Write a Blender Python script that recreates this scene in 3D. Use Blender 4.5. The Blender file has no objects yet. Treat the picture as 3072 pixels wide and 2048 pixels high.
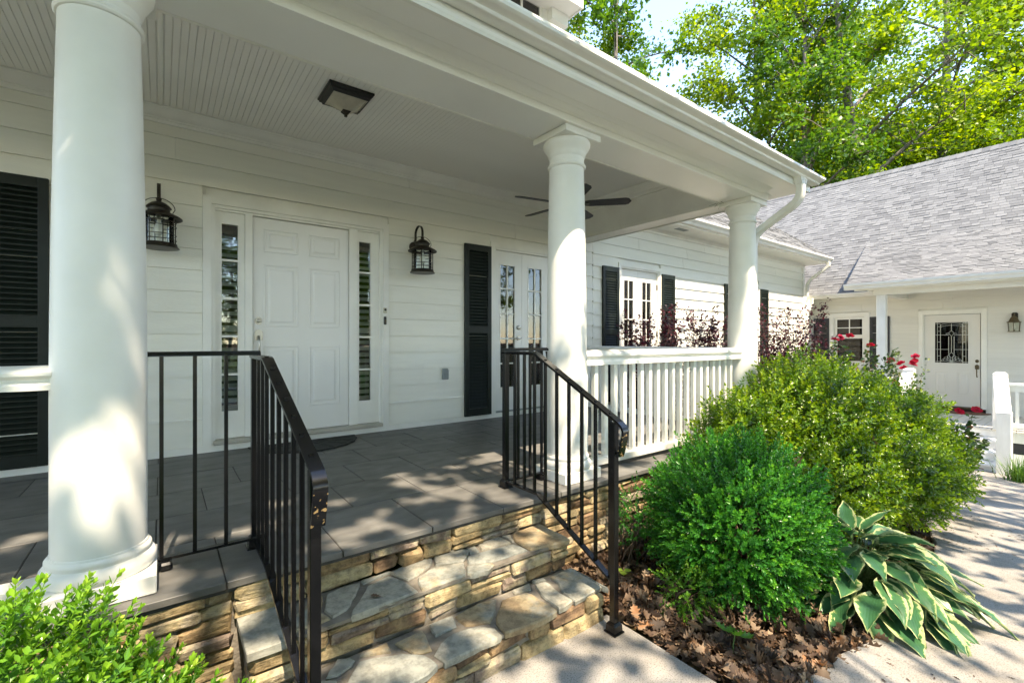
import bpy, math, random
import numpy as np
from mathutils import Vector, Matrix, noise
from math import sin, cos, pi, radians, sqrt

random.seed(11)
rng = np.random.default_rng(11)
scene = bpy.context.scene
COL = scene.collection

# ------------------------------------------------------------------ camera, world, sun, exposure
HC = 0.93
cam_d = bpy.data.cameras.new('camera')
cam = bpy.data.objects.new('camera', cam_d)
COL.objects.link(cam)
cam.location = (0, 0, HC)
cam.rotation_euler = (radians(90), 0, radians(-37.2))
cam_d.sensor_width = 36
cam_d.sensor_fit = 'HORIZONTAL'
cam_d.lens = 16.22
cam_d.clip_start = 0.03
cam_d.clip_end = 900
scene.camera = cam

TO_SUN = Vector((-0.153, -1.0, 1.67)).normalized()
SUN_EL = math.asin(TO_SUN.z)
SUN_ROT = math.atan2(TO_SUN.x, TO_SUN.y)
world = bpy.data.worlds.new('World')
scene.world = world
world.use_nodes = True
wn = world.node_tree.nodes
wl = world.node_tree.links
wn.clear()
sky = wn.new('ShaderNodeTexSky')
sky.sky_type = 'NISHITA'
sky.sun_disc = False
sky.sun_elevation = SUN_EL
sky.sun_rotation = SUN_ROT
sky.altitude = 200
sky.air_density = 1.0
sky.dust_density = 0.4
sky.ozone_density = 5.0
bg = wn.new('ShaderNodeBackground')
bg.inputs['Strength'].default_value = 0.15
wo = wn.new('ShaderNodeOutputWorld')
wl.new(sky.outputs[0], bg.inputs[0])
wl.new(bg.outputs[0], wo.inputs[0])

sun_d = bpy.data.lights.new('sun', 'SUN')
sun_d.energy = 2.0
sun_d.angle = radians(0.53)
sun_d.color = (1.0, 0.955, 0.88)
sun = bpy.data.objects.new('sun', sun_d)
COL.objects.link(sun)
sun.location = (-6, -40, 66)
sun.rotation_euler = (-TO_SUN).to_track_quat('-Z', 'Y').to_euler()

vs = scene.view_settings
scene.display_settings.display_device = 'sRGB'
vs.view_transform = 'Standard'
vs.look = 'None'
vs.exposure = 2.62
vs.gamma = 1.0
vs.use_curve_mapping = False
vs.use_white_balance = True          # the camera's white balance, set for open shade
vs.white_balance_temperature = 8300
vs.white_balance_tint = 13
scene.cycles.max_bounces = 12
scene.cycles.diffuse_bounces = 9
scene.cycles.glossy_bounces = 4
scene.cycles.transparent_max_bounces = 16
scene.cycles.transmission_bounces = 6
scene.cycles.caustics_reflective = False
scene.cycles.caustics_refractive = False
scene.cycles.sample_clamp_indirect = 6.0
try:
    scene.cycles.use_denoising = True
except Exception:
    pass

# ------------------------------------------------------------------ materials


def nt(m):
    return m.node_tree.nodes, m.node_tree.links


def ramp(n, stops):
    r = n.new('ShaderNodeValToRGB')
    el = r.color_ramp.elements
    while len(el) < len(stops):
        el.new(0.5)
    for e, (p, c) in zip(el, stops):
        e.position = p
        e.color = (c[0], c[1], c[2], 1)
    return r


def setin(node, name, val):
    if name in node.inputs:
        node.inputs[name].default_value = val


def basic(name, col, rough=0.5, metal=0.0, spec=0.5, bump=0.0, bscale=60.0, mott=0.0, mscale=6.0,
          stretch=(1, 1, 1), coat=0.0, coord='Object', rnd=0.0):
    """Principled surface with mottling (a second tone from noise), fine bump and a tone that differs per object."""
    m = bpy.data.materials.new(name)
    m.use_nodes = True
    n, l = nt(m)
    b = n['Principled BSDF']
    b.inputs['Roughness'].default_value = rough
    b.inputs['Metallic'].default_value = metal
    setin(b, 'Specular IOR Level', spec)
    setin(b, 'Coat Weight', coat)
    tc = n.new('ShaderNodeTexCoord')
    mp = n.new('ShaderNodeMapping')
    mp.inputs['Scale'].default_value = stretch
    l.new(tc.outputs[coord], mp.inputs[0])
    src = None
    if mott > 0 or rnd > 0:
        nz = n.new('ShaderNodeTexNoise')
        nz.inputs['Scale'].default_value = mscale
        nz.inputs['Detail'].default_value = 5
        l.new(mp.outputs[0], nz.inputs['Vector'])
        lo = tuple(c * (1 - mott) for c in col)
        hi = tuple(min(1, c * (1 + mott)) for c in col)
        r = ramp(n, [(0.3, lo), (0.7, hi)])
        l.new(nz.outputs['Fac'], r.inputs[0])
        src = r.outputs[0]
        if rnd > 0:
            oi = n.new('ShaderNodeObjectInfo')
            mr = n.new('ShaderNodeMapRange')
            mr.inputs['To Min'].default_value = 1 - rnd
            mr.inputs['To Max'].default_value = 1 + rnd
            l.new(oi.outputs['Random'], mr.inputs['Value'])
            mx = n.new('ShaderNodeMix')
            mx.data_type = 'RGBA'
            mx.blend_type = 'MULTIPLY'
            mx.inputs[0].default_value = 1.0
            l.new(src, mx.inputs[6])
            l.new(mr.outputs[0], mx.inputs[7])
            src = mx.outputs[2]
        l.new(src, b.inputs['Base Color'])
    else:
        b.inputs['Base Color'].default_value = (*col, 1)
    if bump > 0:
        nb = n.new('ShaderNodeTexNoise')
        nb.inputs['Scale'].default_value = bscale
        nb.inputs['Detail'].default_value = 6
        l.new(mp.outputs[0], nb.inputs['Vector'])
        bp = n.new('ShaderNodeBump')
        bp.inputs['Strength'].default_value = bump
        bp.inputs['Distance'].default_value = 0.01
        l.new(nb.outputs['Fac'], bp.inputs['Height'])
        l.new(bp.outputs[0], b.inputs['Normal'])
    return m


def rough_noise(m, lo, hi, scale):
    n, l = nt(m)
    b = n['Principled BSDF']
    tc = n.new('ShaderNodeTexCoord')
    nz = n.new('ShaderNodeTexNoise')
    nz.inputs['Scale'].default_value = scale
    l.new(tc.outputs['Object'], nz.inputs['Vector'])
    mr = n.new('ShaderNodeMapRange')
    mr.inputs['To Min'].default_value = lo
    mr.inputs['To Max'].default_value = hi
    l.new(nz.outputs['Fac'], mr.inputs['Value'])
    l.new(mr.outputs[0], b.inputs['Roughness'])


M = {}
M['trim'] = basic('trim_paint', (0.80, 0.795, 0.75), 0.42, mott=0.05, mscale=4, bump=0.05, bscale=70)
M['gutter'] = basic('gutter_paint', (0.78, 0.77, 0.73), 0.35, mott=0.06, mscale=5, bump=0.02, bscale=40)
M['siding'] = basic('siding_paint', (0.79, 0.78, 0.71), 0.5, mott=0.03, mscale=2.2, bump=0.16, bscale=26,
                    stretch=(1, 8, 9), rnd=0.025)
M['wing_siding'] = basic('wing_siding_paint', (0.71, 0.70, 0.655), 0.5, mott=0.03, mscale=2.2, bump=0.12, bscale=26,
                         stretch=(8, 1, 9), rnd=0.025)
M['ceiling'] = basic('ceiling_paint', (0.86, 0.855, 0.82), 0.5, mott=0.03, mscale=2)
M['door'] = basic('door_paint', (0.78, 0.775, 0.75), 0.35, mott=0.02, mscale=3, bump=0.02, bscale=120)
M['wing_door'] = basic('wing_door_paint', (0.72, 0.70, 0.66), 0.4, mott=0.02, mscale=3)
M['shutter'] = basic('shutter_paint', (0.006, 0.011, 0.008), 0.45, spec=0.3, mott=0.35, mscale=8, bump=0.05, bscale=60)
M['shutter_dark'] = basic('shutter_paint_charcoal', (0.022, 0.024, 0.032), 0.5, mott=0.2, mscale=8)
M['iron'] = basic('black_iron', (0.004, 0.004, 0.0045), 0.24, mott=0.3, mscale=30, bump=0.02, bscale=120, spec=0.4)
M['bronze'] = basic('aged_bronze', (0.028, 0.023, 0.016), 0.42, metal=0.5, mott=0.5, mscale=25, bump=0.08, bscale=80)
M['brass'] = basic('old_brass', (0.11, 0.085, 0.05), 0.4, metal=0.6, mott=0.3, mscale=30)
M['nickel'] = basic('satin_nickel', (0.42, 0.40, 0.36), 0.32, metal=1.0)
M['plate_grey'] = basic('grey_plastic', (0.22, 0.25, 0.25), 0.5, mott=0.1, mscale=20)
M['ivory'] = basic('ivory_plastic', (0.55, 0.52, 0.40), 0.45)
M['black'] = basic('black_plastic', (0.012, 0.012, 0.013), 0.4)
M['blade'] = basic('fan_blade_wood', (0.022, 0.023, 0.026), 0.5, mott=0.5, mscale=7, stretch=(2, 14, 2))
M['alabaster'] = basic('alabaster_glass', (0.50, 0.47, 0.39), 0.25, mott=0.18, mscale=9)
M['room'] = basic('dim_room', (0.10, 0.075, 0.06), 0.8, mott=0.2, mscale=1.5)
M['blind'] = basic('blind_white', (0.82, 0.80, 0.75), 0.5)
M['mat'] = basic('rubber_mat', (0.016, 0.017, 0.013), 0.75, mott=0.4, mscale=30, bump=0.5, bscale=45)
M['mortar'] = basic('mortar', (0.185, 0.165, 0.135), 0.9, mott=0.35, mscale=14, bump=0.6, bscale=60)
M['grout'] = basic('tile_grout', (0.055, 0.053, 0.05), 0.9, mott=0.2, mscale=20)
M['twig'] = basic('twig', (0.10, 0.065, 0.04), 0.85, mott=0.3, mscale=20)
M['bark'] = basic('bark', (0.17, 0.145, 0.12), 0.9, mott=0.5, mscale=4, stretch=(3, 3, 0.7), bump=0.9, bscale=12)
M['deck'] = basic('deck_paint', (0.66, 0.64, 0.59), 0.55, mott=0.06, mscale=6, rnd=0.05)
M['white_wood'] = basic('white_wood', (0.78, 0.79, 0.78), 0.5, mott=0.05, mscale=5, bump=0.08, bscale=25, stretch=(4, 4, 1))
M['roof_deck'] = basic('roof_felt', (0.05, 0.052, 0.06), 0.9)
M['rug'] = basic('brown_coir', (0.16, 0.08, 0.05), 0.9, mott=0.3, mscale=30)
M['caming'] = basic('lead_caming', (0.45, 0.47, 0.45), 0.35, metal=0.7)
M['gap_shade'] = basic('gap_shade_paint', (0.02, 0.022, 0.028), 0.6, mott=0.4, mscale=9)  # near-black colour standing in for shade below the deck
M['soffit'] = basic('soffit_paint', (0.87, 0.865, 0.83), 0.30, mott=0.03, mscale=2, bump=0.02, bscale=15)
rough_noise(M['soffit'], 0.22, 0.45, 3)


def worn_iron():
    m = basic('worn_black_iron', (0.004, 0.004, 0.0045), 0.2, bump=0.02, bscale=120)
    n, l = nt(m)
    b = n['Principled BSDF']
    tc = n.new('ShaderNodeTexCoord')
    nz = n.new('ShaderNodeTexNoise')
    nz.inputs['Scale'].default_value = 55
    nz.inputs['Detail'].default_value = 8
    l.new(tc.outputs['Object'], nz.inputs['Vector'])
    sx = n.new('ShaderNodeAttribute')
    sx.attribute_name = 'tint'
    ad = n.new('ShaderNodeMath')
    ad.operation = 'MULTIPLY'
    l.new(nz.outputs['Fac'], ad.inputs[0])
    l.new(sx.outputs['Fac'], ad.inputs[1])
    r = ramp(n, [(0.60, (0.004, 0.004, 0.0045)), (0.63, (0.36, 0.24, 0.11))])
    l.new(ad.outputs[0], r.inputs[0])
    l.new(r.outputs[0], b.inputs['Base Color'])
    return m


M['worn_iron'] = worn_iron()


def glass(name, ior=1.6, tint=(0.86, 0.90, 0.88)):
    m = bpy.data.materials.new(name)
    m.use_nodes = True
    n, l = nt(m)
    n.remove(n['Principled BSDF'])
    out = n['Material Output']
    fr = n.new('ShaderNodeFresnel')
    fr.inputs[0].default_value = ior
    tr = n.new('ShaderNodeBsdfTransparent')
    tr.inputs[0].default_value = (*tint, 1)
    gl = n.new('ShaderNodeBsdfGlossy')
    gl.inputs['Roughness'].default_value = 0.015
    mx = n.new('ShaderNodeMixShader')
    l.new(fr.outputs[0], mx.inputs[0])
    l.new(tr.outputs[0], mx.inputs[1])
    l.new(gl.outputs[0], mx.inputs[2])
    l.new(mx.outputs[0], out.inputs[0])
    return m


M['glass'] = glass('window_glass', 1.9)
M['dark_glass'] = glass('wing_glass', 1.4, (0.45, 0.47, 0.45))
M['lamp_glass'] = glass('lantern_glass', 1.45, (0.93, 0.96, 0.93))


def emit(name, col, s):
    m = bpy.data.materials.new(name)
    m.use_nodes = True
    n, l = nt(m)
    b = n['Principled BSDF']
    b.inputs['Base Color'].default_value = (*col, 1)
    setin(b, 'Emission Color', (*col, 1))
    setin(b, 'Emission Strength', s)
    return m


M['lamp_glow'] = emit('lit_lamp_shade', (1.0, 0.62, 0.30), 0.55)
M['bulb'] = basic('bulb_glass', (0.75, 0.74, 0.68), 0.2)


def tile_mat():
    m = basic('slate_tile', (0.132, 0.130, 0.122), 0.5, mott=0.28, mscale=5, bump=0.12, bscale=70, rnd=0.12,
              stretch=(1, 2.2, 1))
    rough_noise(m, 0.42, 0.62, 9)
    return m


M['tile'] = tile_mat()


def stone_mat(name, stops, bump=0.7, scale=9, spots=0.5):
    m = bpy.data.materials.new(name)
    m.use_nodes = True
    n, l = nt(m)
    b = n['Principled BSDF']
    b.inputs['Roughness'].default_value = 0.85
    setin(b, 'Specular IOR Level', 0.3)
    oi = n.new('ShaderNodeObjectInfo')
    tc = n.new('ShaderNodeTexCoord')
    off = n.new('ShaderNodeVectorMath')
    off.operation = 'ADD'
    sc = n.new('ShaderNodeMath')
    sc.operation = 'MULTIPLY'
    sc.inputs[1].default_value = 37.0
    l.new(oi.outputs['Random'], sc.inputs[0])
    l.new(tc.outputs['Object'], off.inputs[0])
    l.new(sc.outputs[0], off.inputs[1])
    nz = n.new('ShaderNodeTexNoise')
    nz.inputs['Scale'].default_value = scale
    nz.inputs['Detail'].default_value = 7
    nz.inputs['Roughness'].default_value = 0.62
    l.new(off.outputs[0], nz.inputs['Vector'])
    mr = n.new('ShaderNodeMapRange')
    mr.inputs['From Min'].default_value = 0.25
    mr.inputs['From Max'].default_value = 0.75
    mr.inputs['To Min'].default_value = -0.27
    mr.inputs['To Max'].default_value = 0.27
    l.new(nz.outputs['Fac'], mr.inputs['Value'])
    ad = n.new('ShaderNodeMath')
    ad.operation = 'ADD'
    ad.use_clamp = True
    l.new(oi.outputs['Random'], ad.inputs[0])
    l.new(mr.outputs[0], ad.inputs[1])
    r = ramp(n, stops)
    l.new(ad.outputs[0], r.inputs[0])
    # dark lichen stains
    n2 = n.new('ShaderNodeTexNoise')
    n2.inputs['Scale'].default_value = 22
    n2.inputs['Detail'].default_value = 8
    n2.inputs['Roughness'].default_value = 0.7
    l.new(off.outputs[0], n2.inputs['Vector'])
    r2 = ramp(n, [(0.40, (1 - spots, 1 - spots, 1 - spots)), (0.56, (1, 1, 1))])
    l.new(n2.outputs['Fac'], r2.inputs[0])
    mx = n.new('ShaderNodeMix')
    mx.data_type = 'RGBA'
    mx.blend_type = 'MULTIPLY'
    mx.inputs[0].default_value = 1
    l.new(r.outputs[0], mx.inputs[6])
    l.new(r2.outputs[0], mx.inputs[7])
    l.new(mx.outputs[2], b.inputs['Base Color'])
    n3 = n.new('ShaderNodeTexNoise')
    n3.inputs['Scale'].default_value = 24
    n3.inputs['Detail'].default_value = 9
    n3.inputs['Roughness'].default_value = 0.65
    mp = n.new('ShaderNodeMapping')
    mp.inputs['Scale'].default_value = (0.55, 1, 1.9)
    l.new(off.outputs[0], mp.inputs[0])
    l.new(mp.outputs[0], n3.inputs['Vector'])
    bp = n.new('ShaderNodeBump')
    bp.inputs['Strength'].default_value = bump
    bp.inputs['Distance'].default_value = 0.02
    l.new(n3.outputs['Fac'], bp.inputs['Height'])
    l.new(bp.outputs[0], b.inputs['Normal'])
    return m


M['stone'] = stone_mat('ledge_stone', [(0.0, (0.19, 0.12, 0.075)), (0.15, (0.31, 0.21, 0.115)), (0.45, (0.41, 0.31, 0.17)), (0.75, (0.46, 0.37, 0.215)), (0.92, (0.37, 0.32, 0.235)), (1.0, (0.26, 0.20, 0.16))])
M['flag'] = stone_mat('flagstone', [(0.0, (0.25, 0.265, 0.24)), (0.3, (0.32, 0.32, 0.275)), (0.55, (0.37, 0.345, 0.275)), (0.75, (0.29, 0.30, 0.265)), (0.9, (0.38, 0.305, 0.19)), (1.0, (0.31, 0.23, 0.14))],
                      bump=0.25, scale=5, spots=0.35)


def concrete_mat():
    m = bpy.data.materials.new('concrete')
    m.use_nodes = True
    n, l = nt(m)
    b = n['Principled BSDF']
    b.inputs['Roughness'].default_value = 0.9
    tc = n.new('ShaderNodeTexCoord')
    a = n.new('ShaderNodeTexNoise')
    a.inputs['Scale'].default_value = 1.4
    a.inputs['Detail'].default_value = 8
    a.inputs['Roughness'].default_value = 0.65
    l.new(tc.outputs['Object'], a.inputs['Vector'])
    r = ramp(n, [(0.28, (0.20, 0.175, 0.14)), (0.5, (0.285, 0.27, 0.245)), (0.75, (0.335, 0.33, 0.315))])
    l.new(a.outputs['Fac'], r.inputs[0])
    c = n.new('ShaderNodeTexNoise')
    c.inputs['Scale'].default_value = 160
    c.inputs['Detail'].default_value = 3
    l.new(tc.outputs['Object'], c.inputs['Vector'])
    r2 = ramp(n, [(0.32, (0.5, 0.48, 0.46)), (0.5, (1, 1, 1)), (0.7, (1.0, 0.98, 0.95))])
    l.new(c.outputs['Fac'], r2.inputs[0])
    mx = n.new('ShaderNodeMix')
    mx.data_type = 'RGBA'
    mx.blend_type = 'MULTIPLY'
    mx.inputs[0].default_value = 1
    l.new(r.outputs[0], mx.inputs[6])
    l.new(r2.outputs[0], mx.inputs[7])
    l.new(mx.outputs[2], b.inputs['Base Color'])
    bp = n.new('ShaderNodeBump')
    bp.inputs['Strength'].default_value = 0.35
    bp.inputs['Distance'].default_value = 0.004
    l.new(c.outputs['Fac'], bp.inputs['Height'])
    l.new(bp.outputs[0], b.inputs['Normal'])
    return m


M['concrete'] = concrete_mat()


def soil_mat():
    m = bpy.data.materials.new('soil_and_lawn')
    m.use_nodes = True
    n, l = nt(m)
    b = n['Principled BSDF']
    b.inputs['Roughness'].default_value = 1
    setin(b, 'Specular IOR Level', 0.1)
    tc = n.new('ShaderNodeTexCoord')
    a = n.new('ShaderNodeTexNoise')
    a.inputs['Scale'].default_value = 9
    a.inputs['Detail'].default_value = 9
    l.new(tc.outputs['Object'], a.inputs['Vector'])
    soil = ramp(n, [(0.3, (0.028, 0.018, 0.011)), (0.55, (0.075, 0.045, 0.027)), (0.75, (0.15, 0.085, 0.05))])
    l.new(a.outputs['Fac'], soil.inputs[0])
    lawn = ramp(n, [(0.3, (0.03, 0.06, 0.015)), (0.7, (0.09, 0.13, 0.04))])
    l.new(a.outputs['Fac'], lawn.inputs[0])
    at = n.new('ShaderNodeAttribute')
    at.attribute_name = 'tint'
    mx = n.new('ShaderNodeMix')
    mx.data_type = 'RGBA'
    l.new(at.outputs['Fac'], mx.inputs[0])
    l.new(soil.outputs[0], mx.inputs[6])
    l.new(lawn.outputs[0], mx.inputs[7])
    l.new(mx.outputs[2], b.inputs['Base Color'])
    bp = n.new('ShaderNodeBump')
    bp.inputs['Strength'].default_value = 0.8
    bp.inputs['Distance'].default_value = 0.03
    l.new(a.outputs['Fac'], bp.inputs['Height'])
    l.new(bp.outputs[0], b.inputs['Normal'])
    return m


M['soil'] = soil_mat()


def tinted(name, stops, rough=0.5, trans=0.0, tcol=None, use_random=False, spec=0.5, nscale=0.0, bump=0.0):
    """Colour from the 'tint' attribute (or the object's random number) through a ramp; optional translucency for leaves."""
    m = bpy.data.materials.new(name)
    m.use_nodes = True
    n, l = nt(m)
    b = n['Principled BSDF']
    b.inputs['Roughness'].default_value = rough
    setin(b, 'Specular IOR Level', spec)
    out = n['Material Output']
    at = n.new('ShaderNodeAttribute')
    at.attribute_name = 'tint'
    src = at.outputs['Fac']
    if use_random:
        oi = n.new('ShaderNodeObjectInfo')
        ad = n.new('ShaderNodeMath')
        ad.operation = 'MULTIPLY_ADD'
        ad.inputs[1].default_value = 0.55
        l.new(oi.outputs['Random'], ad.inputs[0])
        l.new(src, ad.inputs[2])
        src = ad.outputs[0]
    tc = n.new('ShaderNodeTexCoord')
    if nscale:
        nz = n.new('ShaderNodeTexNoise')
        nz.inputs['Scale'].default_value = nscale
        nz.inputs['Detail'].default_value = 4
        l.new(tc.outputs['Object'], nz.inputs['Vector'])
        mr = n.new('ShaderNodeMapRange')
        mr.inputs['To Min'].default_value = -0.25
        mr.inputs['To Max'].default_value = 0.25
        l.new(nz.outputs['Fac'], mr.inputs['Value'])
        a2 = n.new('ShaderNodeMath')
        a2.operation = 'ADD'
        a2.use_clamp = True
        l.new(src, a2.inputs[0])
        l.new(mr.outputs[0], a2.inputs[1])
        src = a2.outputs[0]
    r = ramp(n, stops)
    l.new(src, r.inputs[0])
    l.new(r.outputs[0], b.inputs['Base Color'])
    if bump:
        nb = n.new('ShaderNodeTexNoise')
        nb.inputs['Scale'].default_value = 60
        l.new(tc.outputs['Object'], nb.inputs['Vector'])
        bp = n.new('ShaderNodeBump')
        bp.inputs['Strength'].default_value = bump
        bp.inputs['Distance'].default_value = 0.004
        l.new(nb.outputs['Fac'], bp.inputs['Height'])
        l.new(bp.outputs[0], b.inputs['Normal'])
    if trans > 0:
        t = n.new('ShaderNodeBsdfTranslucent')
        mxc = n.new('ShaderNodeMix')
        mxc.data_type = 'RGBA'
        mxc.blend_type = 'MULTIPLY'
        mxc.inputs[0].default_value = 1
        l.new(r.outputs[0], mxc.inputs[6])
        mxc.inputs[7].default_value = (*tcol, 1)
        l.new(mxc.outputs[2], t.inputs[0])
        ms = n.new('ShaderNodeMixShader')
        ms.inputs[0].default_value = trans
        l.new(b.outputs[0], ms.inputs[1])
        l.new(t.outputs[0], ms.inputs[2])
        l.new(ms.outputs[0], out.inputs[0])
    return m


M['box_leaf'] = tinted('boxwood_leaf', [(0.0, (0.013, 0.090, 0.020)), (0.4, (0.028, 0.185, 0.030)), (0.75, (0.070, 0.30, 0.036)), (1.0, (0.17, 0.42, 0.05))], 0.30, 0.34, (1.5, 1.6, 0.7), use_random=True)
M['box_leaf_bright'] = tinted('boxwood_leaf_fresh', [(0.0, (0.03, 0.11, 0.018)), (0.4, (0.08, 0.24, 0.025)),
                                                     (0.8, (0.20, 0.40, 0.035)), (1.0, (0.34, 0.50, 0.07))], 0.30, 0.32,
                              (1.6, 1.6, 0.6), use_random=True)
M['shrub_leaf'] = tinted('shrub_leaf', [(0.0, (0.020, 0.070, 0.010)), (0.4, (0.068, 0.165, 0.012)), (0.7, (0.165, 0.29, 0.017)), (1.0, (0.32, 0.42, 0.035))], 0.28, 0.36, (1.6, 1.5, 0.6))
M['tree_leaf'] = tinted('tree_leaf', [(0.0, (0.055, 0.125, 0.014)), (0.45, (0.135, 0.24, 0.018)), (0.8, (0.25, 0.36, 0.022)), (1.0, (0.38, 0.46, 0.045))], 0.42, 0.46, (1.7, 1.6, 0.55))
M['tree_leaf_dark'] = tinted('tree_leaf_dark', [(0.0, (0.03, 0.095, 0.016)), (0.5, (0.065, 0.17, 0.022)), (0.85, (0.13, 0.26, 0.025)),
                                                (1.0, (0.22, 0.33, 0.045))], 0.42, 0.40, (1.7, 1.6, 0.55))
M['purple_leaf'] = tinted('purple_leaf', [(0.0, (0.018, 0.008, 0.012)), (0.6, (0.06, 0.018, 0.028)), (1.0, (0.16, 0.03, 0.05))],
                          0.45, 0.25, (1.8, 0.8, 0.8))
M['rose_leaf'] = tinted('rose_leaf', [(0.0, (0.022, 0.06, 0.02)), (0.6, (0.06, 0.13, 0.03)), (0.9, (0.16, 0.2, 0.03)),
                                      (1.0, (0.16, 0.05, 0.03))], 0.4, 0.25, (1.6, 1.4, 0.6))
M['rose_petal'] = tinted('rose_petal', [(0.0, (0.35, 0.008, 0.03)), (1.0, (0.70, 0.02, 0.08))], 0.5, 0.3, (1.4, 0.9, 0.9))
M['dead_leaf'] = tinted('dead_leaf', [(0.0, (0.030, 0.018, 0.011)), (0.35, (0.085, 0.048, 0.028)), (0.65, (0.165, 0.102, 0.062)), (0.88, (0.29, 0.205, 0.135)), (1.0, (0.30, 0.14, 0.06))], 0.7, 0.15, (1.5, 1.2, 0.8), nscale=25)
M['oak_green'] = tinted('green_oak_leaf', [(0.0, (0.04, 0.14, 0.02)), (1.0, (0.09, 0.24, 0.03))], 0.4, 0.3, (1.5, 1.5, 0.6))
M['blade_grass'] = tinted('grass_blade', [(0.0, (0.04, 0.12, 0.02)), (1.0, (0.14, 0.28, 0.05))], 0.45, 0.3, (1.5, 1.5, 0.6))
M['shingle'] = tinted('asphalt_shingle', [(0.0, (0.135, 0.140, 0.144)), (0.45, (0.175, 0.181, 0.184)), (0.9, (0.202, 0.208, 0.210)), (1.0, (0.220, 0.226, 0.227))], 0.95, use_random=True, spec=0.2, nscale=0.7, bump=0.5)
M['shingle_mass'] = tinted('asphalt_shingle_mass', [(0.0, (0.135, 0.140, 0.144)), (0.25, (0.175, 0.181, 0.184)), (0.5, (0.202, 0.208, 0.210)), (1.0, (0.220, 0.226, 0.227))], 0.95, spec=0.2,
                           nscale=0.7, bump=0.5)


def hosta_mat():
    m = bpy.data.materials.new('variegated_hosta_leaf')
    m.use_nodes = True
    n, l = nt(m)
    b = n['Principled BSDF']
    b.inputs['Roughness'].default_value = 0.36
    out = n['Material Output']
    at = n.new('ShaderNodeAttribute')
    at.attribute_name = 'tint'
    tc = n.new('ShaderNodeTexCoord')
    oi = n.new('ShaderNodeObjectInfo')
    nz = n.new('ShaderNodeTexNoise')
    nz.noise_dimensions = '4D'
    nz.inputs['Scale'].default_value = 34
    nz.inputs['Detail'].default_value = 3
    mp = n.new('ShaderNodeMapping')
    mp.inputs['Scale'].default_value = (0.35, 1.3, 1)
    w = n.new('ShaderNodeMath')
    w.operation = 'MULTIPLY'
    w.inputs[1].default_value = 40
    l.new(oi.outputs['Random'], w.inputs[0])
    l.new(w.outputs[0], nz.inputs['W'])
    l.new(tc.outputs['Object'], mp.inputs[0])
    l.new(mp.outputs[0], nz.inputs['Vector'])
    ma = n.new('ShaderNodeMath')
    ma.operation = 'MULTIPLY_ADD'
    ma.inputs[1].default_value = 0.9
    l.new(nz.outputs['Fac'], ma.inputs[0])
    l.new(at.outputs['Fac'], ma.inputs[2])
    mh = n.new('ShaderNodeMath')
    mh.operation = 'MULTIPLY'
    mh.inputs[1].default_value = 0.5
    l.new(ma.outputs[0], mh.inputs[0])
    ma = mh
    r = ramp(n, [(0.0, (0.026, 0.10, 0.045)), (0.52, (0.042, 0.145, 0.055)), (0.60, (0.10, 0.22, 0.07)), (0.625, (0.45, 0.50, 0.23)), (1.0, (0.58, 0.60, 0.36))])
    l.new(ma.outputs[0], r.inputs[0])
    l.new(r.outputs[0], b.inputs['Base Color'])
    t = n.new('ShaderNodeBsdfTranslucent')
    l.new(r.outputs[0], t.inputs[0])
    ms = n.new('ShaderNodeMixShader')
    ms.inputs[0].default_value = 0.22
    l.new(b.outputs[0], ms.inputs[1])
    l.new(t.outputs[0], ms.inputs[2])
    l.new(ms.outputs[0], out.inputs[0])
    wv = n.new('ShaderNodeTexWave')
    wv.inputs['Scale'].default_value = 26
    wv.bands_direction = 'X'
    l.new(tc.outputs['Object'], wv.inputs['Vector'])
    bp = n.new('ShaderNodeBump')
    bp.inputs['Strength'].default_value = 0.15
    bp.inputs['Distance'].default_value = 0.003
    l.new(wv.outputs['Fac'], bp.inputs['Height'])
    l.new(bp.outputs[0], b.inputs['Normal'])
    return m


M['hosta'] = hosta_mat()
M['petiole'] = basic('green_stalk', (0.10, 0.18, 0.05), 0.5)

# ------------------------------------------------------------------ mesh helpers


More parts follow.
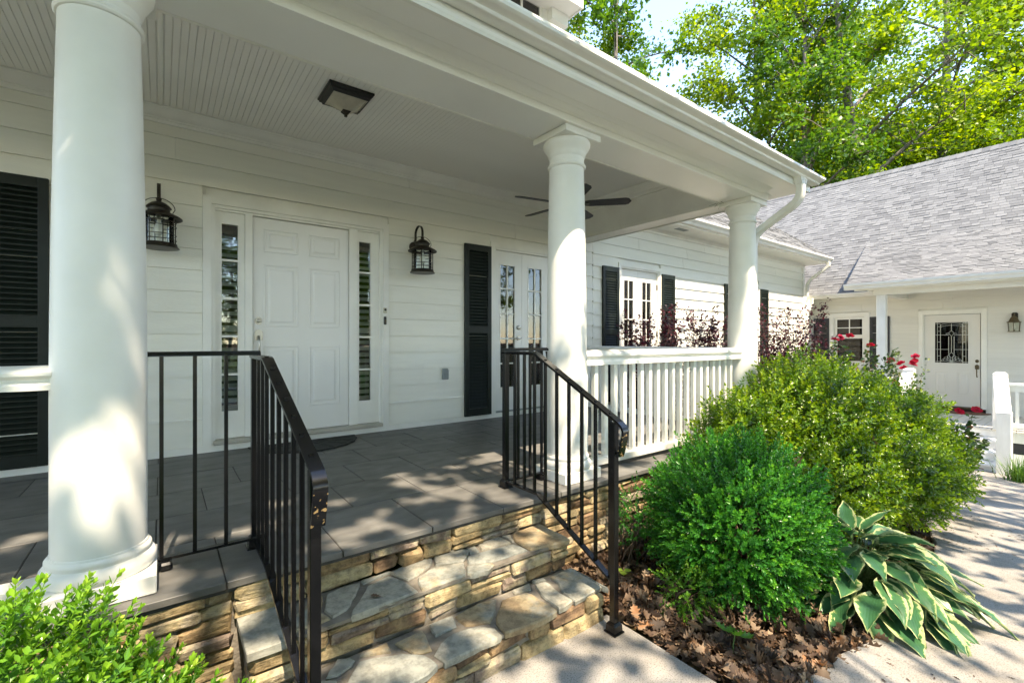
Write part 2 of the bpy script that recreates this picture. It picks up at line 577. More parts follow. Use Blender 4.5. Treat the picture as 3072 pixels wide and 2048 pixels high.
class MB:
    """Collects vertices and faces of one mesh."""

    def __init__(s):
        s.v, s.f, s.t = [], [], []

    def add(s, vs, fs, tint=None):
        o = len(s.v)
        s.v += [tuple(p) for p in vs]
        s.f += [tuple(i + o for i in q) for q in fs]
        if tint is not None:
            s.t += [tint] * len(vs)
        return s

    def box(s, x0, x1, y0, y1, z0, z1, tint=None):
        v = [(x0, y0, z0), (x1, y0, z0), (x1, y1, z0), (x0, y1, z0), (x0, y0, z1), (x1, y0, z1), (x1, y1, z1), (x0, y1, z1)]
        return s.add(v, [(0, 3, 2, 1), (4, 5, 6, 7), (0, 1, 5, 4), (1, 2, 6, 5), (2, 3, 7, 6), (3, 0, 4, 7)], tint)

    def cbox(s, x0, x1, y0, y1, z0, z1, c=0.003, jit=0.0):
        lo, hi = (x0, y0, z0), (x1, y1, z1)
        cen = Vector(((x0 + x1) / 2, (y0 + y1) / 2, (z0 + z1) / 2))
        cc = [min(c, 0.45 * (hi[a] - lo[a])) for a in range(3)]
        vid, vs = {}, []
        for i in range(8):
            sg = [(i >> a) & 1 for a in range(3)]
            for a in range(3):
                p = []
                for k in range(3):
                    e = hi[k] if sg[k] else lo[k]
                    if k != a:
                        e += -cc[k] if sg[k] else cc[k]
                    p.append(e + (random.uniform(-jit, jit) if jit else 0))
                vid[(i, a)] = len(vs)
                vs.append(p)
        fs = []
        for a in range(3):
            b, d = (a + 1) % 3, (a + 2) % 3
            for q in (0, 1):
                fs.append([vid[(q << a | x << b | y << d, a)] for x, y in ((0, 0), (1, 0), (1, 1), (0, 1))])
            for x in (0, 1):
                for y in (0, 1):
                    c0, c1 = (x << b | y << d), (x << b | y << d | 1 << a)
                    fs.append([vid[(c0, b)], vid[(c0, d)], vid[(c1, d)], vid[(c1, b)]])
        for i in range(8):
            fs.append([vid[(i, 0)], vid[(i, 1)], vid[(i, 2)]])
        out = []
        for q in fs:
            P = [Vector(vs[k]) for k in q]
            nrm = (P[1] - P[0]).cross(P[2] - P[0])
            out.append(q if nrm.dot(sum(P, Vector()) / len(P) - cen) > 0 else q[::-1])
        return s.add(vs, out)

    def bar(s, a, b, w, h=None, up=(0, 0, 1), roll=0.0):
        """Square bar from a to b."""
        h = h or w
        a, b = Vector(a), Vector(b)
        t = (b - a).normalized()
        u = Vector(up)
        if abs(t.dot(u)) > 0.98:
            u = Vector((0, 1, 0))
        x = t.cross(u).normalized()
        y = x.cross(t).normalized()
        if roll:
            x, y = x * cos(roll) + y * sin(roll), y * cos(roll) - x * sin(roll)
        vs = []
        for p in (a, b):
            for i, j in ((-1, -1), (1, -1), (1, 1), (-1, 1)):
                vs.append(p + x * (i * w / 2) + y * (j * h / 2))
        return s.add(vs, [(0, 1, 2, 3), (7, 6, 5, 4), (0, 4, 5, 1), (1, 5, 6, 2), (2, 6, 7, 3), (3, 7, 4, 0)])

    def tube(s, pts, rad, n=8, cap=True, tint=None, squash=None):
        pts = [Vector(p) for p in pts]
        m = len(pts)
        rad = rad if isinstance(rad, (list, tuple)) else [rad] * m
        vs, fs = [], []
        prev = None
        for i, p in enumerate(pts):
            t = (pts[min(i + 1, m - 1)] - pts[max(i - 1, 0)]).normalized()
            if prev is None:
                u = Vector((0, 0, 1)) if abs(t.z) < 0.9 else Vector((1, 0, 0))
                prev = t.cross(u).normalized()
            x = (prev - t * prev.dot(t)).normalized()
            y = t.cross(x)
            prev = x
            for k in range(n):
                a = 2 * pi * (k + 0.5) / n
                q = 1.0 if squash is None else squash
                vs.append(p + x * (rad[i] * cos(a)) + y * (rad[i] * q * sin(a)))
        for i in range(m - 1):
            for k in range(n):
                a, b = i * n + k, i * n + (k + 1) % n
                fs.append((a, b, b + n, a + n))
        if cap:
            fs.append(tuple(range(n - 1, -1, -1)))
            fs.append(tuple((m - 1) * n + k for k in range(n)))
        return s.add(vs, fs, tint)

    def lathe(s, prof, c=(0, 0, 0), n=32):
        vs, fs = [], []
        for r, z in prof:
            for k in range(n):
                a = 2 * pi * k / n
                vs.append((c[0] + r * cos(a), c[1] + r * sin(a), c[2] + z))
        for i in range(len(prof) - 1):
            for k in range(n):
                a, b = i * n + k, i * n + (k + 1) % n
                fs.append((a, b, b + n, a + n))
        fs.append(tuple(range(n - 1, -1, -1)))
        fs.append(tuple((len(prof) - 1) * n + k for k in range(n)))
        return s.add(vs, fs)

    def prism(s, prof, axis, a0, a1):
        """Profile in the plane across AXIS ('x': (y,z), 'y': (x,z), 'z': (x,y)), extruded from a0 to a1."""
        n = len(prof)

        def P(p, a):
            return {'x': (a, p[0], p[1]), 'y': (p[0], a, p[1]), 'z': (p[0], p[1], a)}[axis]
        vs = [P(p, a0) for p in prof] + [P(p, a1) for p in prof]
        fs = [tuple(range(n - 1, -1, -1)), tuple(range(n, 2 * n))]
        for i in range(n):
            j = (i + 1) % n
            fs.append((i, j, j + n, i + n))
        return s.add(vs, fs)

    def frame(s, x0, x1, z0, z1, w, y0, y1, sides='lrtb'):
        """Rectangular frame in an xz plane, from y0 (front) to y1; the uprights run the full height, the others butt between them."""
        l_, r_ = ('l' in sides), ('r' in sides)
        if l_:
            s.box(x0, x0 + w, y0, y1, z0, z1)
        if r_:
            s.box(x1 - w, x1, y0, y1, z0, z1)
        a, b = x0 + (w if l_ else 0), x1 - (w if r_ else 0)
        if 't' in sides:
            s.box(a, b, y0, y1, z1 - w, z1)
        if 'b' in sides:
            s.box(a, b, y0, y1, z0, z0 + w)
        return s

    def swapxy(s):
        s.v = [(p[1], p[0], p[2]) for p in s.v]
        s.f = [q[::-1] for q in s.f]
        return s

    def mesh(s, name, smooth=False, off=(0, 0, 0)):
        me = bpy.data.meshes.new(name)
        me.from_pydata([(p[0] - off[0], p[1] - off[1], p[2] - off[2]) for p in s.v], [], s.f)
        if s.t and len(s.t) == len(s.v):
            at = me.attributes.new('tint', 'FLOAT', 'POINT')
            at.data.foreach_set('value', np.array(s.t, dtype=np.float32))
        me.update()
        if smooth:
            me.polygons.foreach_set('use_smooth', np.ones(len(me.polygons), dtype=bool))
            if smooth is not True:
                me.set_sharp_from_angle(angle=radians(smooth))
        return me


def wloc(o):
    p = Vector((0, 0, 0))
    while o is not None:
        p += o.location
        o = o.parent
    return p


def put(name, mb, mat, parent=None, label=None, kind=None, smooth=False):
    """Link a mesh given in WORLD coordinates as a child of PARENT (or at top level)."""
    off = wloc(parent)
    me = mb.mesh(name, smooth, off)
    me.materials.append(mat)
    o = bpy.data.objects.new(name, me)
    COL.objects.link(o)
    o.parent = parent
    if label:
        o['label'] = label
    if kind:
        o['kind'] = kind
    return o


def put_at(name, me, parent, loc, rot=(0, 0, 0), scl=(1, 1, 1), kind=None):
    """Link a shared mesh at a WORLD place as a child of PARENT."""
    o = bpy.data.objects.new(name, me)
    COL.objects.link(o)
    o.parent = parent
    o.location = Vector(loc) - wloc(parent)
    o.rotation_euler = rot
    o.scale = scl
    if kind:
        o['kind'] = kind
    return o


def thing(name, label, cat, loc=(0, 0, 0), group=None, kind=None):
    o = bpy.data.objects.new(name, None)
    o.empty_display_size = 0.1
    COL.objects.link(o)
    o.location = loc
    o['label'] = label
    if cat:
        o['category'] = cat
    if group:
        o['group'] = group
    if kind:
        o['kind'] = kind
    return o


def tag(o, label, cat, group=None, kind=None):
    o['label'] = label
    if cat:
        o['category'] = cat
    if group:
        o['group'] = group
    if kind:
        o['kind'] = kind
    return o


def copy_tree(o, parent=None):
    c = o.copy()
    COL.objects.link(c)
    c.parent = parent
    for ch in list(o.children):
        copy_tree(ch, c)
    return c


def arr_mesh(name, V, T, tint=None, mat=None, smooth=False):
    """Triangle mesh straight from numpy arrays."""
    V = np.ascontiguousarray(V, dtype=np.float32)
    T = np.ascontiguousarray(T, dtype=np.int32)
    me = bpy.data.meshes.new(name)
    me.vertices.add(len(V))
    me.vertices.foreach_set('co', V.ravel())
    me.loops.add(T.size)
    me.loops.foreach_set('vertex_index', T.ravel())
    me.polygons.add(len(T))
    me.polygons.foreach_set('loop_start', np.arange(0, T.size, 3, dtype=np.int32))
    me.polygons.foreach_set('loop_total', np.full(len(T), 3, dtype=np.int32))
    if smooth:
        me.polygons.foreach_set('use_smooth', np.ones(len(T), dtype=bool))
    if tint is not None:
        at = me.attributes.new('tint', 'FLOAT', 'POINT')
        at.data.foreach_set('value', np.ascontiguousarray(tint, dtype=np.float32))
    me.update(calc_edges=True)
    if mat:
        me.materials.append(mat)
    return me


def scatter(tv, tf, R, P, S=None):
    """Copies of template (tv, tf) with rotations R (n,3,3), places P (n,3) and sizes S (n)."""
    n = len(P)
    tv = np.asarray(tv, dtype=np.float32)
    V = np.einsum('nij,kj->nki', R, tv)
    if S is not None:
        V = V * S[:, None, None]
    V = V + P[:, None, :]
    T = tf[None, :, :] + (np.arange(n) * len(tv))[:, None, None]
    return V.reshape(-1, 3), T.reshape(-1, 3)


def frames(Z, spin=None):
    """Rotation matrices whose third axis is Z (n,3), with a random spin about it."""
    Z = Z / np.linalg.norm(Z, axis=1, keepdims=True)
    n = len(Z)
    A = rng.normal(size=(n, 3))
    X = np.cross(A, Z)
    X /= np.linalg.norm(X, axis=1, keepdims=True)
    Y = np.cross(Z, X)
    return np.stack([X, Y, Z], axis=2)


def rand_dirs(n):
    d = rng.normal(size=(n, 3))
    return d / np.linalg.norm(d, axis=1, keepdims=True)


W = 4.64          # front face of the house wall
ZC = 2.79         # porch ceiling

# ================================================================== SETTING: ground, path


def gz(x):
    return -0.485 - 0.0765 * min(max(x - 2.1, 0), 8.2)


def make_ground():
    xs = sorted(set([-400, -150, -60, -30, -15, -8] + list(np.arange(-4, 15, 0.5)) + [18, 25, 40, 80, 200, 400]))
    ys = sorted(set([-400, -150, -60, -30, -15, -8] + list(np.arange(-4, 9, 0.5)) + [12, 18, 30, 60, 150, 400]))
    mb = MB()
    vs, ti = [], []
    for y in ys:
        for x in xs:
            d = max(abs(x - 4) - 9, abs(y - 1) - 5, 0)
            vs.append((x, y, gz(x) - 0.035 - (0.02 * min(d, 30) if y > 6 else 0) + 0.02 * noise.noise((x * 0.9, y * 0.9, 0))))
            ti.append(0.0 if (1.5 < x < 8 and 0 < y < 5) or (x < 1 and y > 0.5) or (y > 4 or x > 13) else 1.0)
    nx = len(xs)
    fs = [(j * nx + i, j * nx + i + 1, (j + 1) * nx + i + 1, (j + 1) * nx + i) for j in range(len(ys) - 1) for i in range(nx - 1)]
    mb.add(vs, fs)
    mb.t = ti
    g = put('ground', mb, M['soil'], smooth=True)
    tag(g, 'brown soil of the planting bed running out to lawn beyond', None, kind='structure')


make_ground()


def slab(poly, zf, thick=0.11, rough=0.004):
    """Concrete slab with a slightly worn edge; the outline is cut into short runs."""
    pts = []
    n = len(poly)
    for i in range(n):
        a, b = Vector(poly[i]), Vector(poly[(i + 1) % n])
        k = max(1, int((b - a).length / 0.12))
        for j in range(k):
            p = a.lerp(b, j / k)
            w = rough if 0 < j else 0
            pts.append((p.x + random.uniform(-w, w), p.y + random.uniform(-w, w)))
    m = len(pts)
    cx, cy = sum(p[0] for p in pts) / m, sum(p[1] for p in pts) / m
    mb = MB()
    inn = []
    for p in pts:
        d = Vector((cx - p[0], cy - p[1]))
        d = d.normalized() * 0.012
        inn.append((p[0] + d.x, p[1] + d.y))
    vs = [(x, y, zf(x)) for x, y in inn] + [(x, y, zf(x) - 0.009) for x, y in pts] + [(x, y, zf(x) - thick) for x, y in pts]
    fs = [tuple(range(m))]
    for i in range(m):
        j = (i + 1) % m
        fs.append((i + m, j + m, j, i))
        fs.append((i + 2 * m, j + 2 * m, j + m, i + m))
    return mb.add(vs, fs)


path = thing('path', 'pale concrete path leading from the stone steps to the white deck stairs', None, (3, 0, gz(3)), kind='structure')
YU = [(1.86, 0.79), (2.4, 0.80), (2.75, 0.74), (3.6, 0.70), (4.975, 0.90)]
YU2 = [(5.0, 0.905), (5.5, 1.05), (6.1, 1.24), (7.0, 1.40), (7.79, 1.47)]
put('slab', slab([(-0.9, 1.62), (-0.9, -3.2), (1.845, -3.2), (1.845, 1.62)], lambda x: -0.485), M['concrete'], path)
put('slab', slab([(1.86, -3.2), (4.69, -3.2)] + YU[::-1], lambda x: gz(x) + 0.009), M['concrete'], path)
put('slab', slab([(4.715, -3.2), (7.62, -3.2)] + YU2[::-1], gz), M['concrete'], path)
put('slab', slab([(7.635, -3.2), (10.36, -3.2), (10.36, 2.5), (9.6, 1.9), (8.6, 1.55), (7.805, 1.472)], gz), M['concrete'], path)

bounce_ob = put('bounce_slab', slab([(-12, -3.22), (-12, -7.2), (13, -7.2), (13, -3.22)], gz, 0.1), basic('bounce_concrete', (0.52, 0.50, 0.46), 0.9, mott=0.12, mscale=3, bump=0.2))  # pale slab out of view, added to bounce sunlight up into the porch
tag(bounce_ob, 'wide pale slab added out of view to bounce sunlight at the porch', None, kind='structure')

# ================================================================== PORCH FLOOR
FX0, FX1, FY0 = -3.6, 4.96, 2.085
porch = thing('porch_floor', 'dark grey square slate tiles laid in running bond on the porch', None, (1, 3.3, 0), kind='structure')
put('mortar_bed', MB().box(FX0 + 0.01, FX1 - 0.01, FY0 + 0.012, W, -0.045, -0.004), M['grout'], porch)
ROWS = [(2.085, 2.61, 0), (2.61, 3.05, 1), (3.05, 3.53, 0), (3.53, 3.99, 1), (3.99, 4.43, 0), (4.43, W - 0.004, 1)]
for (ya, yb, par) in ROWS:
    x = (0.2 if par == 0 else -0.022) - 9 * 0.4415
    while x < FX1:
        a, b = max(x, FX0), min(x + 0.4415, FX1)
        if b - a > 0.03:
            g = 0.003
            dz = random.uniform(-0.0006, 0.0006)
            put('tile', MB().cbox(a + g, b - g, ya + (g if ya > FY0 else 0), yb - g, -0.028, dz, 0.002), M['tile'], porch)
        x += 0.4415


# ---------------------------------------------------------------- stone laying
def stone_run(parent, axis, u0, u1, z0, z1, front, depth, hmin=0.042, hmax=0.072, wmin=0.10, wmax=0.32, sign=-1):
    """Rough coursed ledge stones from u0 to u1 (along x or y); each is an object of its own. FRONT is the face plane."""
    z = z1
    while z > z0 + 0.02:
        h = min(random.uniform(hmin, hmax), z - z0)
        if z - h - z0 < 0.035:
            h = z - z0
        u = u0
        while u < u1 - 0.01:
            w = random.uniform(wmin, wmax)
            if u1 - (u + w) < 0.08:
                w = u1 - u
            parts = [(z - h, z)]
            if h > 0.065 and random.random() < 0.3:
                c = z - h * random.uniform(0.4, 0.6)
                parts = [(z - h, c), (c, z)]
            for (a, b) in parts:
                g = random.uniform(0.0005, 0.0030)
                pr = random.uniform(-0.014, 0.016)
                mb = MB()
                c = min(0.013, (b - a) * 0.22)
                # front face pillowed: a chamfered block, each corner nudged
                if axis == 'x':
                    fy = front - sign * 0 + (pr if sign < 0 else -pr)
                    y0, y1 = (fy, front + depth) if sign < 0 else (front - depth, fy)
                    mb.cbox(u + g, u + w - g, y0, y1, a + g * 0.7, b - g * 0.7, c, 0.0075)
                else:
                    fx = front + pr
                    x0, x1 = (fx, front + depth) if sign < 0 else (front - depth, fx)
                    mb.cbox(x0, x1, u + g, u + w - g, a + g * 0.7, b - g * 0.7, c, 0.006)
                cx = [sum(p[k] for p in mb.v) / len(mb.v) for k in range(3)]
                o = put('stone', MBoff(mb, cx), M['stone'], None, smooth=28)
                o.parent = parent
                o.location = Vector(cx) - wloc(parent)
            u += w
        z -= h


def MBoff(mb, c):
    m = MB()
    m.v = [(p[0] - c[0], p[1] - c[1], p[2] - c[2]) for p in mb.v]
    m.f = mb.f
    m.t = mb.t
    return m


wall_r = thing('stone_wall', 'tan ledge stone wall under the porch edge right of the steps', 'stone wall', (3.4, 2.1, -0.5))
put('mortar_core', MB().box(1.60, 4.96, 2.136, 2.40, -0.90, -0.046), M['mortar'], wall_r)
stone_run(wall_r, 'x', 1.83, 4.96, -0.60, -0.029, 2.105, 0.10)
put('mortar_core', MB().box(4.86, 4.935, 2.40, 4.60, -0.90, -0.046), M['mortar'], wall_r)
wall_l = thing('stone_wall', 'tan ledge stone wall under the porch edge behind the foreground boxwood', 'stone wall', (-0.8, 2.1, -0.5))
put('mortar_core', MB().box(-3.4, 0.50, 2.136, 2.40, -0.60, -0.046), M['mortar'], wall_l)
stone_run(wall_l, 'x', -1.3, 0.225, -0.56, -0.029, 2.105, 0.10, wmin=0.14, wmax=0.34)

# ================================================================== STONE STEPS
steps = thing('stone_steps', 'two irregular flagstone steps with tan stone risers up to the porch', 'steps', (1.02, 1.85, -0.485))
SX0, SX1 = 0.245, 1.80
put('mortar_core', MB().box(SX0 + 0.02, SX1 - 0.02, 1.885, 2.135, -0.58, -0.190), M['mortar'], steps)
put('mortar_core', MB().box(SX0 + 0.14, SX1 - 0.02, 1.625, 1.884, -0.58, -0.350), M['mortar'], steps)
stone_run(steps, 'x', 0.226, 1.829, -0.166, -0.029, 2.105, 0.10, 0.05, 0.075)     # riser under the porch floor
stone_run(steps, 'x', SX0, SX1, -0.328, -0.195, 1.862, 0.09, 0.05, 0.08)
stone_run(steps, 'x', SX0 + 0.12, SX1, -0.500, -0.355, 1.602, 0.09, 0.05, 0.085)
stone_run(steps, 'y', 1.90, 2.125, -0.52, -0.195, SX1 - 0.03, 0.12, 0.05, 0.08, 0.09, 0.2, sign=1)
stone_run(steps, 'y', 1.64, 1.90, -0.52, -0.355, SX1 - 0.03, 0.12, 0.05, 0.08, 0.09, 0.2, sign=1)
stone_run(steps, 'y', 1.91, 2.125, -0.52, -0.195, SX0 + 0.02, 0.10, 0.05, 0.08, 0.09, 0.2, sign=-1)
stone_run(steps, 'y', 1.65, 1.86, -0.52, -0.355, SX0 + 0.14, 0.10, 0.05, 0.08, 0.09, 0.2, sign=-1)


def one_flag(parent, poly, zt, th):
    for poly in [poly]:
        pts = []
        m = len(poly)
        for i in range(m):
            a, b = Vector(poly[i]), Vector(poly[(i + 1) % m])
            L = (b - a).length
            if L < 0.006:
                continue
            k = max(1, int(L / 0.035))
            nn = Vector((a.y - b.y, b.x - a.x)).normalized()
            for j in range(k):
                p = a.lerp(b, j / k)
                if j == 0:                       # corners knocked off
                    p = p.lerp(Vector((sum(q[0] for q in poly) / m, sum(q[1] for q in poly) / m)), 0.03)
                e = random.uniform(-0.0035, 0.0035)
                pts.append(p + nn * e)
        m = len(pts)
        if m < 3:
            continue
        c = sum(pts, Vector((0, 0))) / m
        dz = random.uniform(-0.003, 0.003)
        tilt = (random.uniform(-0.008, 0.008), random.uniform(-0.008, 0.008))
        vs = []
        for p in pts:
            q = p.lerp(c, 0.0)
            d = (c - p).normalized() * 0.006
            vs.append((p.x + d.x, p.y + d.y, zt + dz + tilt[0] * (p.x - c.x) + tilt[1] * (p.y - c.y)))
        for p in pts:
            vs.append((p.x, p.y, zt + dz - 0.007))
        for p in pts:
            d = (c - p).normalized() * random.uniform(0.0, 0.008)
            vs.append((p.x + d.x, p.y + d.y, zt - th))
        fs = [tuple(range(m))]
        for i in range(m):
            j = (i + 1) % m
            fs.append((i + m, j + m, j, i))
            fs.append((i + 2 * m, j + 2 * m, j + m, i + m))
        mb = MB().add(vs, fs)
        cc = (c.x, c.y, zt)
        o = put('flagstone', MBoff(mb, cc), M['flag'], None, smooth=40)
        o.parent = parent
        o.location = Vector(cc) - wloc(parent)


put('grout', MB().box(SX0 + 0.16, SX1 - 0.02, 1.862, 2.13, -0.190, -0.176), M['mortar'], steps)
put('grout', MB().box(SX0 + 0.15, SX1 - 0.02, 1.612, 1.872, -0.350, -0.336), M['mortar'], steps)
mbx = MB().cbox(0.0, 0.145, 0.0, 0.295, -0.034, 0.0, 0.003, 0.001)
o = put('flagstone', mbx, M['flag'], None)
o.parent = steps
o.location = Vector((0.236, 1.845, -0.162)) - wloc(steps)
FLAG_UP = [
    [(0.572, 2.140), (0.644, 2.165), (0.721, 2.149), (0.712, 2.114), (0.604, 1.928), (0.545, 1.908), (0.526, 1.988)],
    [(0.726, 2.154), (0.873, 2.168), (0.881, 2.152), (0.726, 2.123)],
    [(0.599, 1.874), (0.737, 2.086), (0.847, 2.123), (0.888, 2.010), (0.904, 1.872), (0.599, 1.857)],
    [(0.861, 2.140), (0.957, 2.185), (1.094, 2.163), (1.064, 2.096), (0.963, 2.026), (0.901, 2.007)],
    [(0.944, 2.002), (1.047, 2.054), (1.198, 1.994), (1.143, 1.868), (0.910, 1.871)],
    [(1.104, 2.173), (1.240, 2.172), (1.291, 2.118), (1.247, 2.053), (1.195, 2.004), (1.062, 2.066)],
    [(1.300, 2.180), (1.348, 2.172), (1.329, 2.067), (1.267, 2.066)],
    [(1.373, 2.192), (1.516, 2.169), (1.525, 2.038), (1.340, 2.070)],
    [(1.529, 2.165), (1.582, 2.153), (1.547, 2.045), (1.533, 2.046)],
    [(1.237, 2.046), (1.331, 2.048), (1.523, 2.016), (1.543, 1.896), (1.318, 1.903), (1.203, 1.971)],
    [(1.188, 1.956), (1.311, 1.893), (1.311, 1.870), (1.257, 1.839), (1.150, 1.870)],
    [(1.597, 2.160), (1.858, 2.169), (1.805, 1.835), (1.545, 1.885), (1.545, 2.037)],
    [(0.476, 2.094), (0.558, 2.135), (0.516, 1.982), (0.535, 1.903), (0.469, 1.898), (0.395, 1.902), (0.414, 2.020)],
]
FLAG_LOW = [
    [(1.654, 1.864), (1.855, 1.875), (1.855, 1.722), (1.808, 1.614), (1.594, 1.596), (1.601, 1.691), (1.642, 1.786)],
    [(1.859, 1.863), (1.871, 1.720), (1.828, 1.572), (1.807, 1.600), (1.853, 1.709)],
    [(1.538, 1.852), (1.607, 1.838), (1.588, 1.689), (1.590, 1.604), (1.487, 1.591), (1.496, 1.741)],
    [(1.548, 1.890), (1.622, 1.869), (1.615, 1.843), (1.547, 1.860)],
    [(1.411, 1.880), (1.530, 1.877), (1.494, 1.816), (1.401, 1.848)],
    [(1.244, 1.761), (1.311, 1.832), (1.455, 1.814), (1.470, 1.785), (1.472, 1.697), (1.476, 1.585), (1.356, 1.572), (1.173, 1.605), (1.185, 1.691)],
    [(1.071, 1.862), (1.212, 1.891), (1.308, 1.868), (1.250, 1.783), (1.175, 1.715), (1.071, 1.767), (1.065, 1.821)],
    [(0.943, 1.875), (1.065, 1.870), (1.041, 1.786), (0.930, 1.779)],
    [(0.921, 1.722), (1.003, 1.754), (1.106, 1.726), (1.169, 1.660), (1.167, 1.599), (0.880, 1.600), (0.869, 1.671)],
    [(0.772, 1.850), (0.910, 1.856), (0.879, 1.700), (0.810, 1.729)],
    [(0.632, 1.865), (0.751, 1.870), (0.743, 1.803), (0.629, 1.855)],
    [(0.536, 1.728), (0.615, 1.829), (0.773, 1.764), (0.845, 1.696), (0.862, 1.608), (0.807, 1.582), (0.706, 1.573), (0.582, 1.580)],
    [(0.554, 1.899), (0.603, 1.871), (0.610, 1.844), (0.585, 1.812), (0.528, 1.794), (0.484, 1.808)],
]


def lay_flags(polys, y0, y1m, y1, zt, th):
    for poly in polys:
        q = [(min(p[0], SX1 + 0.014), y0 + (p[1] - y0) * (y1 - y0) / (y1m - y0)) for p in poly]
        one_flag(steps, q, zt, th)


lay_flags(FLAG_UP, 1.84, 2.175, 2.122, -0.165, 0.030)
lay_flags(FLAG_LOW, 1.58, 1.885, 1.866, -0.325, 0.030)
one_flag(steps, [(0.375, 1.585), (0.56, 1.582), (0.50, 1.70), (0.52, 1.76), (0.455, 1.80), (0.37, 1.79)], -0.325, 0.03)

# ================================================================== HOUSE
house = thing('house', 'white clapboard house with columned front porch, dark shutters and french doors', 'house', (3, W, 0))

OPEN = [(0.271, 1.889, 2.152), (3.181, 4.262, 2.14), (5.542, 6.620, 2.14), (9.018, 10.100, 2.14)]   # x0, x1, top


def core_wall():
    mb = MB()
    xs = [-4.0]
    for a, b, t in OPEN:
        mb.box(xs[-1], a + 0.02, W + 0.018, W + 0.15, -0.9, 3.0)
        mb.box(a + 0.0205, b - 0.0205, W + 0.018, W + 0.15, t - 0.02, 3.0)
        xs.append(b - 0.02)
    mb.box(xs[-1], 12.38, W + 0.018, W + 0.15, -0.9, 3.0)
    mb.box(12.23, 12.38, W + 0.151, 9.0, -0.9, 3.0)
    put('wall', mb, M['trim'], house)


core_wall()
# rooms behind the glass
rm = MB()
rm.box(-3.9, 12.2, 8.2, 8.3, -0.02, 2.9)
rm.box(-3.9, 12.2, W + 0.152, 8.19, -0.06, -0.02)
rm.box(-3.9, 12.2, W + 0.152, 8.19, 2.82, 2.9)
rm.box(-3.98, -3.9, W + 0.152, 8.3, -0.06, 2.9)
rm.box(2.3, 2.4, W + 0.152, 8.19, -0.019, 2.819)
rm.box(7.6, 7.7, W + 0.152, 8.19, -0.019, 2.819)
put('room', rm, M['room'], house)


def siding(parent, mat, x0, x1, zs, face, openings, joints=0.35, thick=0.022, flip=False, low=None):
    """Lapped boards: each a wedge, thick at its lower edge; cut round the openings, with butt joints."""
    for k in range(len(zs) - 1):
        a, b = zs[k], zs[k + 1]
        segs = [(x0, x1)]
        for (oa, ob, ot) in openings:
            if a < ot - 0.004:
                top = b
                nseg = []
                for (p, q) in segs:
                    if ob <= p or oa >= q:
                        nseg.append((p, q))
                    else:
                        if oa > p:
                            nseg.append((p, oa))
                        if ob < q:
                            nseg.append((ob, q))
                segs = nseg
        out = []
        for (p, q) in segs:
            while q - p > 2.3 and random.random() < joints + 0.35:
                c = p + random.uniform(0.9, q - p - 0.9)
                out.append((p, c - 0.0008))
                p = c + 0.0008
            out.append((p, q))
        for (p, q) in out:
            if q - p < 0.02:
                continue
            lo = a
            prof = [(face - thick, lo), (face - 0.004, b + 0.012), (face + 0.006, b + 0.012), (face + 0.006, lo)]
            mb = MB().prism(prof, 'x', p + 0.001, q - 0.001)
            # boards whose course an opening cuts part way keep their notch: drop the part below the opening's head
            if flip:
                mb.swapxy()
            put('siding_board', mb, mat, parent)


ZS = [-0.42, -0.244, -0.068, 0.1085][:0] + [0.058, 0.285] + [0.285 + 0.1765 * k for k in range(1, 14)]
siding(house, M['siding'], -4.0, 4.98, ZS + [2.68], W, OPEN)
ZS2 = [0.285 + 0.1765 * k - 0.0185 for k in range(-7, 14)] + [2.70]
siding(house, M['siding'], 4.984, 12.30, ZS2, W, OPEN)
# the drip strip above the lowest board and the skirt board at the floor
for a, b in ((-4.0, 0.268), (1.892, 2.800)):
    put('drip_strip', MB().prism([(W - 0.030, 0.280), (W - 0.028, 0.292), (W - 0.002, 0.304), (W - 0.002, 0.280)], 'x', a, b), M['trim'], house)
put('skirt_board', MB().box(-4.0, 4.97, W - 0.020, W - 0.0005, 0.001, 0.056), M['trim'], house)
put('corner_board', MB().box(12.302, 12.415, W - 0.022, W + 0.1, -0.9, 2.72), M['trim'], house)

# ---- front door with sidelights
put('door_casing', MB().frame(0.271, 1.889, 0.052, 2.152, 0.062, W - 0.028, W + 0.02, 'lrt')
    .frame(0.334, 1.826, 0.052, 2.089, 0.026, W - 0.016, W + 0.03, 'lrt'), M['trim'], house)
jm = MB()
jm.box(0.582, 0.640, W - 0.004, W + 0.06, 0.096, 2.045)
jm.box(1.487, 1.569, W - 0.004, W + 0.06, 0.096, 2.045)
jm.box(0.36, 1.80, W + 0.004, W + 0.062, 2.0455, 2.063)
put('door_jamb', jm, M['trim'], house)
put('threshold', MB().cbox(0.345, 1.815, W - 0.060, W + 0.06, 0.057, 0.094, 0.006), basic('threshold_grey', (0.42, 0.40, 0.35), 0.5, mott=0.1), house)

DY = W + 0.022
fd = put('front_door', MB().cbox(0.645, 1.483, DY, DY + 0.045, 0.098, 2.040, 0.003), M['door'], house,
         'white six panel front door with satin nickel handle set')


def raised_panel(x0, x1, z0, z1, y, d=0.007, w=0.016, fld=0.022):
    """Moulded ring proud of the door with a raised field inside."""
    mb = MB()
    for (a, b, c, e) in ((x0, x1, z0, z0 + w), (x0, x1, z1 - w, z1), (x0, x0 + w, z0 + w, z1 - w), (x1 - w, x1, z0 + w, z1 - w)):
        mb.cbox(a, b, y - d, y - 0.0003, c, e, 0.005)
    a, b, c, e = x0 + w + fld, x1 - w - fld, z0 + w + fld, z1 - w - fld
    f = 0.016
    vs = [(a, y - 0.0004, c), (b, y - 0.0004, c), (b, y - 0.0004, e), (a, y - 0.0004, e),
          (a + f, y - d, c + f), (b - f, y - d, c + f), (b - f, y - d, e - f), (a + f, y - d, e - f)]
    mb.add(vs, [(4, 5, 6, 7), (0, 1, 5, 4), (1, 2, 6, 5), (2, 3, 7, 6), (3, 0, 4, 7)])
    return mb


